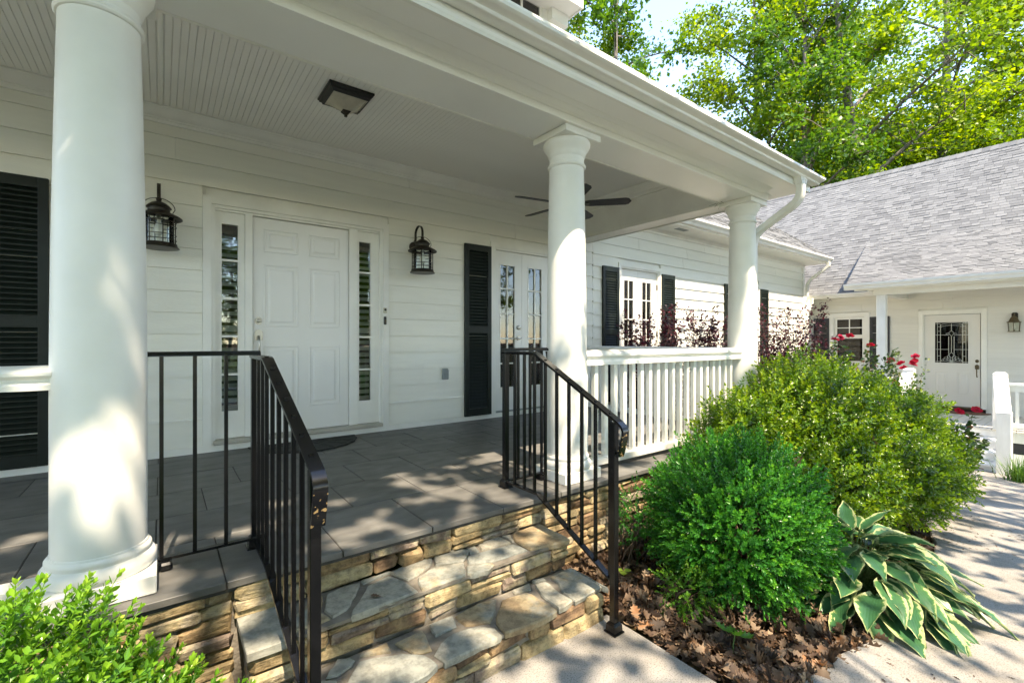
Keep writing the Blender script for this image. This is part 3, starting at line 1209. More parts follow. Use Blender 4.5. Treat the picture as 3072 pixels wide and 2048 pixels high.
for (a, b) in ((0.730, 1.020), (1.112, 1.398)):
    for (c, e) in ((1.735, 1.948), (1.060, 1.628), (0.318, 0.892)):
        put('panel', raised_panel(a, b, c, e, DY), M['door'], fd)


def handle_set(parent, x, zdead, zh, y, mat, grip=0.15, flip=False):
    def P(mb):
        return mb.swapxy() if flip else mb
    s = -1
    n = 8
    plate = [(x + 0.030 * cos(2 * pi * (k + .5) / n) * (1.0), zdead + 0.037 * sin(2 * pi * (k + .5) / n)) for k in range(n)]
    mb = MB()
    mb.add([(p[0], y - 0.006, p[1]) for p in plate] + [(p[0], y, p[1]) for p in plate],
           [tuple(range(n))] + [(i, i + n, (i + 1) % n + n, (i + 1) % n) for i in range(n)])
    mb.tube([(x, y - 0.004, zdead), (x, y - 0.022, zdead), (x, y - 0.026, zdead)], [0.019, 0.018, 0.012], 14)
    put('deadbolt', P(mb), mat, parent, smooth=40)
    mb = MB()
    pl = [(-0.028, -0.045), (0.028, -0.045), (0.033, -0.03), (0.033, 0.03), (0.02, 0.045), (0.0, 0.055), (-0.02, 0.045), (-0.033, 0.03), (-0.033, -0.03)]
    m = len(pl)
    mb.add([(x + a, y - 0.007, zh + b) for a, b in pl] + [(x + a, y, zh + b) for a, b in pl],
           [tuple(range(m))] + [(i, i + m, (i + 1) % m + m, (i + 1) % m) for i in range(m)])
    pts = [(x, y - 0.006, zh - 0.01), (x, y - 0.035, zh - 0.015), (x, y - 0.052, zh - 0.05), (x, y - 0.050, zh - grip * 0.7),
           (x, y - 0.035, zh - grip), (x, y - 0.006, zh - grip - 0.012)]
    mb.tube(pts, [0.010, 0.011, 0.009, 0.008, 0.009, 0.012], 8)
    put('door_handle', P(mb), mat, parent, smooth=50)


handle_set(fd, 0.690, 1.115, 0.985, DY, M['nickel'], 0.19)


def sidelight(x0, x1, ga, gb):
    """White panel round one narrow light of five panes, blind slats behind."""
    y = W + 0.020
    mb = MB()
    mb.box(x0, ga, y, y + 0.04, 0.097, 2.044)
    mb.box(gb, x1, y, y + 0.04, 0.097, 2.044)
    mb.box(ga + .0002, gb - .0002, y, y + 0.04, 0.097, 0.330)
    mb.box(ga + .0002, gb - .0002, y, y + 0.04, 1.940, 2.044)
    mb.frame(ga - 0.012, gb + 0.012, 0.318, 1.952, 0.0125, y - 0.006, y - 0.0003)
    s = put('sidelight', mb, M['trim'], house)
    zz = [0.330, 0.645, 0.974, 1.300, 1.630, 1.940]
    for z in zz[1:-1]:
        put('muntin', MB().cbox(ga, gb, y - 0.003, y + 0.012, z - 0.010, z + 0.010, 0.003), M['trim'], s)
    for i in range(5):
        put('pane', MB().box(ga, gb, y + 0.013, y + 0.017, zz[i] + 0.0002, zz[i + 1] - 0.0002), M['glass'], s)
    z = 0.35
    sl = MB()
    sl.add([(-0.5, -0.020, -0.017), (0.5, -0.020, -0.017), (0.5, 0.020, 0.015), (-0.5, 0.020, 0.015), (-0.5, -0.021, -0.013), (0.5, -0.021, -0.013), (0.5, 0.019, 0.019), (-0.5, 0.019, 0.019)],
           [(0, 3, 2, 1), (4, 5, 6, 7), (0, 1, 5, 4), (1, 2, 6, 5), (2, 3, 7, 6), (3, 0, 4, 7)])
    me = sl.mesh('slat')
    me.materials.append(M['blind'])
    while z < 1.86:
        if not (1.02 < z < 1.06):
            put_at('slat', me, s, ((ga + gb) / 2, y + 0.066, z), scl=(gb - ga + 0.03, 1, 1))
        z += 0.0635
    put('head_rail', MB().box(ga, gb, y + 0.045, y + 0.085, 1.865, 1.90), M['twig'], s)
    put('mid_rail', MB().box(ga, gb, y + 0.050, y + 0.080, 1.015, 1.07), M['blind'], s)


sidelight(0.360, 0.581, 0.408, 0.530)
sidelight(1.570, 1.800, 1.590, 1.709)

# ---- french doors
slat_me = MB().add([(-0.5, -0.010, -0.016), (0.5, -0.010, -0.016), (0.5, 0.010, 0.012), (-0.5, 0.010, 0.012),
                    (-0.5, -0.010, -0.009), (0.5, -0.010, -0.009), (0.5, 0.010, 0.019), (-0.5, 0.010, 0.019)],
                   [(0, 3, 2, 1), (4, 5, 6, 7), (0, 1, 5, 4), (1, 2, 6, 5), (2, 3, 7, 6), (3, 0, 4, 7)]).mesh('slat')
slat_me.materials.append(M['shutter'])


def french_door(dx, handle=True):
    y = W + 0.020
    put('door_casing', MB().frame(3.181 + dx, 4.262 + dx, 0.050, 2.14, 0.058, W - 0.028, W + 0.02, 'lrt')
        .frame(3.2395 + dx, 4.2035 + dx, 0.050, 2.081, 0.022, W - 0.014, W + 0.03, 'lrt'), M['trim'], house)
    mb = MB()
    leaves = [(3.262, 3.6955, 3.351, 3.577), (3.6985, 4.181, 3.801, 4.026)]
    for (a, b, ga, gb) in leaves:
        a, b, ga, gb = a + dx, b + dx, ga + dx, gb + dx
        mb.box(a, ga, y, y + 0.042, 0.070, 2.055)
        mb.box(gb, b, y, y + 0.042, 0.070, 2.055)
        mb.box(ga + .0002, gb - .0002, y, y + 0.042, 0.070, 0.359)
        mb.box(ga + .0002, gb - .0002, y, y + 0.042, 1.882, 2.055)
        mb.frame(ga - 0.014, gb + 0.014, 0.345, 1.896, 0.0145, y - 0.007, y - 0.0003)
    d = put('french_door', mb, M['door'], house)
    put('sill', MB().box(3.262 + dx, 4.181 + dx, W - 0.03, W + 0.05, 0.057, 0.066), M['plate_grey'], d)
    zz = [0.359, 0.655, 0.965, 1.277, 1.588, 1.882]
    for (a, b, ga, gb) in leaves:
        ga, gb = ga + dx, gb + dx
        c = (ga + gb) / 2
        for z in zz[1:-1]:
            put('muntin', MB().cbox(ga, gb, y - 0.004, y + 0.012, z - 0.009, z + 0.009, 0.003), M['trim'], d)
        put('muntin', MB().cbox(c - 0.009, c + 0.009, y - 0.0035, y + 0.0115, 0.360, 1.881, 0.003), M['trim'], d)
        for i in range(5):
            for (p, q) in ((ga, c - 0.0092), (c + 0.0092, gb)):
                put('pane', MB().box(p, q, y + 0.013, y + 0.017, zz[i] + 0.0002, zz[i + 1] - 0.0002), M['glass'], d)
        bl = MB()
        z = 0.38
        while z < 1.84:
            if not 1.0 < z < 1.05:
                bl.add([(ga - .02, y + 0.056, z - 0.012), (c + 0.02, y + 0.056, z - 0.012), (c + .02, y + 0.092, z + 0.014), (ga - .02, y + 0.092, z + 0.014),
                        (ga - .02, y + 0.056, z - 0.006), (c + .02, y + 0.056, z - 0.006), (c + .02, y + 0.092, z + 0.020), (ga - .02, y + 0.092, z + 0.020)],
                       [(0, 3, 2, 1), (4, 5, 6, 7), (0, 1, 5, 4), (1, 2, 6, 5), (2, 3, 7, 6), (3, 0, 4, 7)])
            z += 0.0635
        bl.box(c + 0.022, c + 0.055, y + 0.058, y + 0.085, 0.36, 1.87)
        bl.box(ga - 0.02, c + 0.0215, y + 0.058, y + 0.085, 1.0, 1.055)
        put('blind', bl, M['blind'], d, kind='stuff')
    for z in (0.25, 1.05, 1.82):
        put('hinge', MB().cbox(3.250 + dx, 3.264 + dx, W - 0.006, W + 0.019, z - 0.045, z + 0.045, 0.002), M['bronze'], d)
        put('hinge', MB().cbox(4.180 + dx, 4.194 + dx, W - 0.006, W + 0.019, z - 0.045, z + 0.045, 0.002), M['bronze'], d)
    if handle:
        x = 3.640 + dx
        put('deadbolt', MB().tube([(x, y, 1.108), (x, y - 0.018, 1.108), (x, y - 0.022, 1.108)], [0.031, 0.028, 0.02], 18), M['nickel'], d, smooth=40)
        h = MB().tube([(x, y, 0.972), (x, y - 0.012, 0.972)], [0.032, 0.028], 18)
        h.tube([(x, y - 0.01, 0.972), (x, y - 0.05, 0.972), (x - 0.02, y - 0.056, 0.971), (x - 0.11, y - 0.050, 0.966)], [0.012, 0.012, 0.011, 0.008], 8)
        put('door_handle', h, M['nickel'], d, smooth=40)


french_door(0.0)
french_door(2.365)
french_door(5.838, handle=False)


def shutter(parent, x0, x1, z0, z1, y, slats=True, mat=None, railz=(1.029, 1.105), flip=False, step=0.0365):
    mat = mat or M['shutter']
    w = 0.055
    mb = MB()
    mb.cbox(x0, x0 + w, y - 0.032, y - 0.001, z0, z1, 0.003)
    mb.cbox(x1 - w, x1, y - 0.032, y - 0.001, z0, z1, 0.003)
    for a, b in ((z0, z0 + 0.085), railz, (z1 - 0.075, z1)):
        mb.box(x0 + w - 0.001, x1 - w + 0.001, y - 0.0305, y - 0.002, a, b)
    mb.box(x0 + 0.01, x1 - 0.01, y - 0.005, y - 0.0015, z0 + 0.01, z1 - 0.01)
    if flip:
        mb.swapxy()
    s = put('shutter', mb, mat, parent)
    sm = MB()
    for a, b in ((z0 + 0.085, railz[0]), (railz[1], z1 - 0.075)):
        n = int((b - a) / step)
        for k in range(n):
            z = a + (k + 0.5) * (b - a) / n
            if slats:
                put_at('slat', slat_me, s, ((x0 + x1) / 2, y - 0.0165, z), scl=(x1 - x0 - 2 * w + 0.004, 1, 1))
            else:
                sm.box(x0 + w, x1 - w, y - 0.028, y - 0.008, z - 0.009, z + 0.009)
    if not slats:
        if flip:
            sm.swapxy()
        put('slats', sm, mat, s, kind='stuff')
    return s


SY = W - 0.016
shutter(house, -1.025, -0.640, 0.053, 2.082, SY)
shutter(house, 2.806, 3.178, 0.053, 2.075, SY)
shutter(house, 4.266, 4.640, 0.053, 2.075, SY, slats=False)
shutter(house, 5.172, 5.538, 0.030, 2.050, SY)
shutter(house, 6.624, 6.992, 0.030, 2.050, SY)
shutter(house, 8.645, 9.014, 0.030, 2.045, SY, slats=False)
shutter(house, 10.106, 10.462, 0.030, 2.040, SY, slats=False)

# ---- ceiling of beaded boards, crown
BX = 0.0402
bd = MB()
bd.add([(0.0, 2.47, 0), (BX - 0.006, 2.47, 0), (BX - 0.006, W - 0.001, 0), (0, W - 0.001, 0),
        (BX - 0.006, 2.47, 0.006), (BX - 0.006, W - 0.001, 0.006), (BX, 2.47, 0.006), (BX, W - 0.001, 0.006),
        (BX - 0.0035, 2.47, 0.0015), (BX - 0.0035, W - 0.001, 0.0015), (BX - 0.0015, 2.47, 0.0015), (BX - 0.0015, W - 0.001, 0.0015)],
       [(0, 3, 2, 1), (1, 2, 5, 4), (4, 5, 9, 8), (8, 9, 11, 10), (10, 11, 7, 6)])
ceil_me = bd.mesh('ceiling_board')
ceil_me.materials.append(M['ceiling'])
nb = int((4.58 + 3.0) / BX)
for i in range(nb):
    put_at('ceiling_board', ceil_me, house, (-3.0 + i * BX, 0, ZC))
put('ceiling_strip', MB().cbox(-0.018, 0.002, 2.47, W - 0.09, ZC - 0.008, ZC - 0.0005, 0.003), M['ceiling'], house)
put('ceiling_deck', MB().box(-3.2, 4.98, 2.30, W, ZC + 0.0075, ZC + 0.05), M['ceiling'], house)

CROWN = [(W - 0.001, 2.795), (W - 0.085, 2.789), (W - 0.085, 2.777), (W - 0.072, 2.768), (W - 0.060, 2.745), (W - 0.040, 2.722), (W - 0.026, 2.712),
         (W - 0.026, 2.700), (W - 0.020, 2.695), (W - 0.020, 2.672), (W - 0.001, 2.668)]
put('crown_moulding', MB().prism(CROWN, 'x', -3.2, 4.53), M['trim'], house, smooth=40)
CR2 = [(4.579 - (W - p[0]), p[1]) for p in CROWN]
put('crown_moulding', MB().prism(CR2, 'y', 2.47, W - 0.088), M['trim'], house, smooth=40)
CR3 = [(2.469 + (W - p[0]), p[1]) for p in CROWN]
put('crown_moulding', MB().prism(CR3, 'x', -3.2, 4.49), M['trim'], house, smooth=40)

# ---- beam, mouldings, soffit, fascia, gutter along the front
XE = 4.86
put('beam', MB().box(-3.2, XE - 0.02, 2.130, 2.465, 2.337, 2.90), M['soffit'], house)
put('beam', MB().box(4.580, XE - 0.022, 2.4655, W - 0.0005, 2.3375, 2.90), M['trim'], house)
put('beam_bead', MB().cbox(-3.2, 4.579, 2.4655, 2.478, 2.330, 2.360, 0.005), M['trim'], house)
put('beam_bead', MB().cbox(4.568, 4.5795, 2.48, W - 0.09, 2.330, 2.360, 0.004), M['trim'], house)
put('beam_bead', MB().cbox(XE - 0.022, XE - 0.008, 2.47, W - 0.03, 2.325, 2.375, 0.004), M['trim'], house)
ENT = [(2.1295, 2.383), (2.117, 2.386), (2.113, 2.390), (2.098, 2.391), (2.086, 2.394), (2.072, 2.3955), (2.064, 2.402), (2.046, 2.4025), (2.036, 2.406),
       (2.022, 2.407), (2.022, 2.43), (2.1295, 2.43)]
put('frieze_moulding', MB().prism(ENT, 'x', -3.2, 4.70), M['soffit'], house, smooth=35)
put('frieze_moulding', MB().prism([(XE - 0.0215, 2.383), (XE + 0.02, 2.394), (XE + 0.05, 2.402), (XE + 0.085, 2.407), (XE + 0.085, 2.43), (XE - 0.0215, 2.43)], 'y', 2.135, W),
    M['soffit'], house, smooth=35)
put('soffit', MB().box(-3.2, 5.06, 1.835, 2.40, 2.4085, 2.425), M['soffit'], house)
put('fascia_board', MB().box(-3.2, 5.06, 1.836, 1.856, 2.388, 2.452), M['trim'], house)
KG = [(1.8345, 2.452), (1.770, 2.447), (1.764, 2.4495), (1.760, 2.456), (1.7585, 2.463), (1.748, 2.468), (1.730, 2.470), (1.716, 2.474), (1.709, 2.480), (1.7085, 2.497),
      (1.716, 2.497), (1.716, 2.484), (1.740, 2.476), (1.765, 2.469), (1.8345, 2.470)]


def gutter_of(prof, axis, a0, a1, name='gutter', mat=None, parent=None):
    return put(name, MB().prism(prof, axis, a0, a1), mat or M['gutter'], parent or house, smooth=30)


gutter_of(KG, 'x', -3.2, 3.098)
gutter_of(KG, 'x', 3.1005, 5.08)
put('gutter_end_cap', MB().prism([(1.8345, 2.449), (1.768, 2.444), (1.757, 2.462), (1.729, 2.4675), (1.706, 2.478), (1.706, 2.499), (1.8345, 2.499)], 'x', 5.0805, 5.084),
    M['gutter'], house)
# porch roof (mostly above the sight line) and its rake
RS = 0.765
rf = MB()
rf.add([(-3.4, 1.725, 2.500), (5.09, 1.725, 2.500), (5.09, 6.6, 2.500 + 4.875 * 0.72), (-3.4, 6.6, 2.500 + 4.875 * 0.72),
        (-3.4, 1.725, 2.488), (5.09, 1.725, 2.488), (5.09, 6.6, 2.488 + 4.875 * 0.72), (-3.4, 6.6, 2.488 + 4.875 * 0.72)],
       [(0, 1, 2, 3), (7, 6, 5, 4), (0, 4, 5, 1), (1, 5, 6, 2), (2, 6, 7, 3), (3, 7, 4, 0)])
put('roof', rf, M['shingle'], house)
put('rake_board', MB().add([(5.06, 1.86, 2.43), (5.06, W, 2.43), (5.06, W, 2.43 + 2.1), (5.06, 1.86, 2.59 - 0.01),
                            (4.985, 1.86, 2.43), (4.985, W, 2.43), (4.985, W, 2.43 + 2.1), (4.985, 1.86, 2.59 - 0.01)],
                           [(0, 1, 2, 3), (7, 6, 5, 4), (0, 4, 5, 1), (1, 5, 6, 2), (2, 6, 7, 3), (3, 7, 4, 0)]), M['trim'], house)

# ---- columns
XC = [-0.183, 2.232, 4.693]
YC = 2.315


def column(x):
    r0, r1 = 0.1385, 0.1185
    prof = []
    for i in range(15):
        t = i / 14
        z = 0.165 + t * (2.115 - 0.165)
        e = 0.0 if t < 0.3 else ((t - 0.3) / 0.7) ** 1.6
        prof.append((r0 + (r1 - r0) * e, z))
    prof.append((r1, 2.185))
    c = (x, YC, 0)
    sh = put('column', MB().lathe(prof, c, 56), M['trim'], house, smooth=35)
    put('plinth', MB().cbox(x - 0.168, x + 0.168, YC - 0.165, YC + 0.165, 0.001, 0.072, 0.004), M['trim'], sh)
    base = [(0.140, 0.0725), (0.158, 0.073), (0.166, 0.084), (0.1685, 0.100), (0.166, 0.116), (0.158, 0.127), (0.150, 0.131), (0.150, 0.137), (0.153, 0.142),
            (0.153, 0.150), (0.149, 0.156), (0.1435, 0.160), (0.1415, 0.168)]
    put('base', MB().lathe(base, c, 56), M['trim'], sh, smooth=35)
    ring = [(0.118, 2.112), (0.126, 2.114), (0.131, 2.121), (0.131, 2.129), (0.126, 2.136), (0.121, 2.139), (0.1205, 2.146), (0.1185, 2.15)]
    put('neck_ring', MB().lathe(ring, c, 56), M['trim'], sh, smooth=35)
    cap = [(0.1188, 2.180), (0.123, 2.188), (0.128, 2.196), (0.129, 2.206), (0.138, 2.226), (0.152, 2.246), (0.1605, 2.262), (0.162, 2.276), (0.157, 2.290)]
    put('capital', MB().lathe(cap, c, 56), M['trim'], sh, smooth=35)
    put('abacus', MB().cbox(x - 0.165, x + 0.165, YC - 0.165, YC + 0.165, 2.2905, 2.3355, 0.003), M['trim'], sh)


for x in XC:
    column(x)

# ---- downspouts


def rect_spout(pts, w=0.075, d=0.055):
    mb = MB()
    P = [Vector(p) for p in pts]
    m = len(P)
    vs, fs = [], []
    for i, p in enumerate(P):
        t0 = (P[i] - P[i - 1]).normalized() if i else None
        t1 = (P[i + 1] - P[i]).normalized() if i < m - 1 else None
        t = ((t0 or t1) + (t1 or t0)).normalized()
        x = Vector((1, 0, 0)) - t * t.x
        if x.length < 0.2:
            x = Vector((0, 1, 0)) - t * t.y
        x.normalize()
        y = t.cross(x)
        c = 0.22
        for (a, b) in ((-1, -1 + c), (-1 + c, -1), (1 - c, -1), (1, -1 + c), (1, 1 - c), (1 - c, 1), (-1 + c, 1), (-1, 1 - c)):
            vs.append(p + x * (a * w / 2) + y * (b * d / 2))
    for i in range(m - 1):
        for k in range(8):
            a, b = i * 8 + k, i * 8 + (k + 1) % 8
            fs.append((a, b, b + 8, a + 8))
    fs.append(tuple(range(8)))
    fs.append(tuple((m - 1) * 8 + k for k in range(8)))
    return mb.add(vs, fs)


def smooth_path(pts, rad=0.1, n=7):
    P = [Vector(p) for p in pts]
    out = [P[0]]
    for i in range(1, len(P) - 1):
        a, b, c = P[i - 1], P[i], P[i + 1]
        r = min(rad, (a - b).length * 0.45, (c - b).length * 0.45)
        p0, p1 = b + (a - b).normalized() * r, b + (c - b).normalized() * r
        for k in range(n + 1):
            t = k / n
            out.append(p0 * (1 - t) ** 2 + b * 2 * t * (1 - t) + p1 * t * t)
    out.append(P[-1])
    # crimped elbows: alternate tiny offsets are left to the mesh edges
    return out


dsp = put('downspout', rect_spout(smooth_path([(4.74, 1.797, 2.450), (4.74, 1.797, 2.25), (4.885, 2.30, 2.03), (4.885, 2.30, -0.62)], 0.13), 0.085, 0.062),
          M['gutter'], house, smooth=45)
fun = MB()
fun.add([(4.66, 1.768, 2.449), (4.82, 1.768, 2.449), (4.82, 1.832, 2.451), (4.66, 1.832, 2.451),
         (4.698, 1.766, 2.385), (4.782, 1.766, 2.385), (4.782, 1.828, 2.385), (4.698, 1.828, 2.385)],
        [(0, 1, 5, 4), (1, 2, 6, 5), (2, 3, 7, 6), (3, 0, 4, 7), (4, 5, 6, 7)])
put('funnel', fun, M['gutter'], dsp)
put('strap', MB().box(4.80, 4.932, 2.264, 2.337, 1.30, 1.325), M['gutter'], dsp)

# ---- right part of the house: soffit, gutter, roof
put('frieze_board', MB().prism([(W - 0.02, 2.700), (W - 0.02, 2.735), (W - 0.028, 2.738), (W - 0.032, 2.752), (W - 0.05, 2.772), (W - 0.07, 2.782), (W - 0.001, 2.782),
                                (W - 0.001, 2.700)], 'x', 5.064, 12.43), M['trim'], house, smooth=35)
put('soffit', MB().box(5.064, 12.66, 4.225, W + 0.12, 2.783, 2.80), M['trim'], house)
put('vent_cover', MB().cbox(6.72, 7.00, 4.34, 4.44, 2.776, 2.7825, 0.003), M['plate_grey'], house)
put('fascia_board', MB().box(5.064, 12.66, 4.205, 4.2245, 2.775, 2.915), M['trim'], house)
KG2 = [(4.2045, 2.80), (4.150, 2.80), (4.142, 2.812), (4.138, 2.835), (4.112, 2.862), (4.098, 2.876), (4.096, 2.908), (4.106, 2.908), (4.106, 2.882), (4.13, 2.862), (4.2045, 2.85)]
gutter_of(KG2, 'x', 5.07, 12.68)
put('downspout', rect_spout(smooth_path([(12.52, 4.15, 2.80), (12.52, 4.15, 2.70), (12.455, 4.585, 2.36), (12.455, 4.585, 2.02)], 0.16), 0.085, 0.065), M['gutter'], house, smooth=45)
put('downspout', rect_spout(smooth_path([(12.50, 4.50, 1.97), (12.50, 4.50, 1.80), (12.455, 4.585, 1.58), (12.455, 4.585, -0.9)], 0.12), 0.085, 0.065), M['gutter'], house, smooth=45)
RT = 0.765


def roof_z(y):
    return 2.915 + (y - 4.13) * RT


mb = MB()
mb.add([(5.09, 4.13, roof_z(4.13)), (12.66, 4.13, roof_z(4.13)), (12.66, 8.5, roof_z(8.5)), (5.09, 8.5, roof_z(8.5)),
        (5.09, 4.13, roof_z(4.13) - 0.02), (12.66, 4.13, roof_z(4.13) - 0.02), (12.66, 8.5, roof_z(8.5) - 0.02), (5.09, 8.5, roof_z(8.5) - 0.02)],
       [(0, 1, 2, 3), (7, 6, 5, 4), (0, 4, 5, 1), (1, 5, 6, 2), (2, 6, 7, 3), (3, 7, 4, 0)])
put('roof', mb, M['roof_deck'], house)
mb = MB()
mb.add([(12.24, W + 0.10, 2.78), (12.24, 8.5, 2.78), (12.24, 8.5, roof_z(8.5) - 0.03), (12.24, 4.7, roof_z(4.7) - 0.03),
        (12.375, W + 0.10, 2.78), (12.375, 8.5, 2.78), (12.375, 8.5, roof_z(8.5) - 0.03), (12.375, 4.7, roof_z(4.7) - 0.03)],
       [(0, 1, 2, 3), (7, 6, 5, 4), (0, 4, 5, 1), (1, 5, 6, 2), (2, 6, 7, 3), (3, 7, 4, 0)])
put('gable_wall', mb, M['siding'], house)

# ---- shingles


def shingle_list(O, U, V, ulen, vlen, inside, ex=0.092, clip=None):
    """Places (point, width, lift) of shingle tabs on a roof plane, rows from the eave up."""
    out = []
    r = 0
    v = 0.0
    while v < vlen:
        u = -random.uniform(0, 0.2)
        lo = clip(v) if clip else 0.0
        while u < ulen:
            w = random.choice((0.10, 0.13, 0.16, 0.16, 0.19, 0.23))
            a, b = max(u, lo), min(u + w, ulen)
            if b - a > 0.02 and inside((a + b) / 2, v):
                out.append((O + U * ((a + b) / 2) + V * v, b - a, random.choice((0.005, 0.005, 0.012))))
            u += w
        v += ex
        r += 1
    return out


tab = MB().add([(-0.5, 0, 0), (0.5, 0, 0), (0.5, 0, 1), (-0.5, 0, 1), (-0.5, 0.112, 0.0), (0.5, 0.112, 0.0)],
               [(0, 1, 2, 3), (3, 2, 5, 4), (0, 3, 4), (1, 5, 2)])
tab_me = tab.mesh('shingle')
tab_me.materials.append(M['shingle'])


def lay_shingles(parent, lst, U, V, n_single):
    N = U.cross(V).normalized()
    rot = Matrix((U, V, N)).transposed()
    eul = rot.to_euler()
    key = sorted(range(len(lst)), key=lambda i: (lst[i][0] - Vector((0, 0, HC))).length / (0.2 + lst[i][1]))
    single = set(key[:n_single])
    mass = MB()
    for i, (p, w, t) in enumerate(lst):
        q = p + N * 0.001
        if i in single:
            put_at('shingle', tab_me, parent, q, eul, (w - 0.004, 1, t))
        else:
            hw = (w - 0.004) / 2
            vs = [q - U * hw, q + U * hw, q + U * hw + N * t, q - U * hw + N * t, q - U * hw + V * 0.112, q + U * hw + V * 0.112]
            mass.add(vs, [(0, 1, 2, 3), (3, 2, 5, 4), (0, 3, 4), (1, 5, 2)], random.random() * 0.55)
    if mass.v:
        put('shingles', mass, M['shingle_mass'], parent, kind='stuff')


Uh, Vh = Vector((1, 0, 0)), Vector((0, 1, RT)).normalized()
L = shingle_list(Vector((6.6, 4.115, roof_z(4.115))), Uh, Vh, 6.08, 2.6, lambda u, v: True)
lay_shingles(house, L, Uh, Vh, 120)

# ---- dormer on the porch roof
DYF = 3.5
dm = put('dormer', MB().box(0.9, 3.30, DYF, 6.4, 3.0, 5.30), M['siding'], house)
put('corner_board', MB().box(3.20, 3.318, DYF - 0.018, DYF + 0.10, 3.2, 4.245), M['trim'], dm)
put('window_frame', MB().frame(1.9, 3.09, 3.3, 5.0, 0.075, DYF - 0.03, DYF - 0.0005), M['trim'], dm)
put('sash', MB().frame(1.975, 3.015, 3.375, 4.925, 0.03, DYF - 0.022, DYF - 0.0007), M['trim'], dm)
for k in range(4):
    xa, xb = 2.006 + k * 0.252, 2.006 + (k + 1) * 0.252
    put('pane', MB().box(xa + (0.012 if k else 0), xb - 0.012, DYF - 0.008, DYF - 0.004, 3.406, 4.29), M['glass'], dm)
    put('muntin', MB().box(xb - 0.011, xb + 0.011, DYF - 0.019, DYF - 0.0008, 3.406, 4.85), M['trim'], dm)
put('head_rail', MB().box(2.006, 2.985, DYF - 0.020, DYF - 0.0009, 4.292, 4.34), M['trim'], dm)
ev = MB()
ev.box(0.5, 3.325, 3.245, 6.4, 4.246, 4.262)
ev.box(0.5, 3.34, 3.225, 3.2445, 4.235, 4.45)
ev.box(3.3255, 3.34, 3.2448, 6.4, 4.235, 4.45)
put('eave', ev, M['trim'], dm)
put('eave_bracket', MB().box(3.08, 3.30, 3.4, DYF - 0.03, 4.13, 4.2455), M['trim'], dm)

# ================================================================== PORCH FITTINGS
RAIL = [(2.258, 0.760), (2.258, 0.784), (2.264, 0.790), (2.268, 0.800), (2.266, 0.810), (2.254, 0.818), (2.249, 0.826), (2.249, 0.838), (2.256, 0.848),
        (2.280, 0.862), (2.315, 0.869), (2.350, 0.862), (2.374, 0.848), (2.381, 0.838), (2.381, 0.826), (2.376, 0.818), (2.364, 0.810), (2.362, 0.800), (2.366, 0.790),
        (2.372, 0.784), (2.372, 0.760)]


def white_railing(label, axis, a0, a1, c, bal, cap=1.0):
    """Moulded rail, square balusters and bottom rail; runs along AXIS at C."""
    t = thing('porch_railing', label, 'railing', ((a0 + a1) / 2, c, 0) if axis == 'x' else (c, (a0 + a1) / 2, 0), 'white railings of the porch')
    pr = [(p[0] - 2.315 + c, 0.76 + (p[1] - 0.76) * cap) for p in RAIL]
    put('top_rail', MB().prism(pr, axis, a0, a1), M['trim'], t, smooth=30)

    def bx(u0, u1, v0, v1, z0, z1, ch):
        m = MB()
        return m.cbox(u0, u1, v0, v1, z0, z1, ch) if axis == 'x' else m.cbox(v0, v1, u0, u1, z0, z1, ch)
    put('bottom_rail', bx(a0, a1, c - 0.045, c + 0.045, 0.036, 0.084, 0.003), M['trim'], t)
    b0 = None
    for u in bal:
        if b0 is None:
            b0 = put('baluster', bx(u - 0.0185, u + 0.0185, c - 0.0185, c + 0.0185, 0.0845, 0.7595, 0.002), M['trim'], t)
            u0 = u
        else:
            b = b0.copy()
            COL.objects.link(b)
            b.location = b0.location + (Vector((u - u0, 0, 0)) if axis == 'x' else Vector((0, u - u0, 0)))
    return t


white_railing('white balustrade along the porch front between the middle and far columns', 'x', 2.352, 4.572, 2.315,
              [2.407 + 0.107 * k for k in range(20) if 2.407 + 0.107 * k < 4.54])
white_railing('white balustrade at the porch end running from far column back to the wall', 'y', 2.44, W - 0.024, 4.70,
              [2.52 + 0.107 * k for k in range(20) if 2.52 + 0.107 * k < 4.59])
white_railing('white railing stub entering the frame left of the nearest column', 'x', -2.6, -0.306, 2.315,
              [-0.49 - 0.107 * k for k in range(19)], 0.78)

HR = [(-0.021, 0.0), (-0.021, 0.010), (-0.017, 0.015), (-0.009, 0.016), (-0.007, 0.020), (0.007, 0.020), (0.009, 0.016), (0.017, 0.015), (0.021, 0.010), (0.021, 0.0)]


def sweep(path, prof, side, tint=None):
    """PROF (across SIDE, up) swept along PATH in a vertical plane."""
    mb = MB()
    S_ = Vector(side)
    P = [Vector(p) for p in path]
    m, n = len(P), len(prof)
    vs, fs, ti = [], [], []
    for i, p in enumerate(P):
        t0 = (P[i] - P[i - 1]).normalized() if i else (P[1] - P[0]).normalized()
        t1 = (P[i + 1] - P[i]).normalized() if i < m - 1 else t0
        t = (t0 + t1).normalized()
        k = 1 / max(0.5, t.dot(t0))
        u = S_.cross(t).normalized()
        for a, b in prof:
            vs.append(p + S_ * a + u * (b * k))
            ti.append((tint[i] if tint else 0.0))
    for i in range(m - 1):
        for j in range(n):
            a, b = i * n + j, i * n + (j + 1) % n
            fs.append((a, b, b + n, a + n))
    fs.append(tuple(range(n - 1, -1, -1)))
    fs.append(tuple((m - 1) * n + j for j in range(n)))
    mb.add(vs, fs)
    if tint:
        mb.t = ti
    return mb


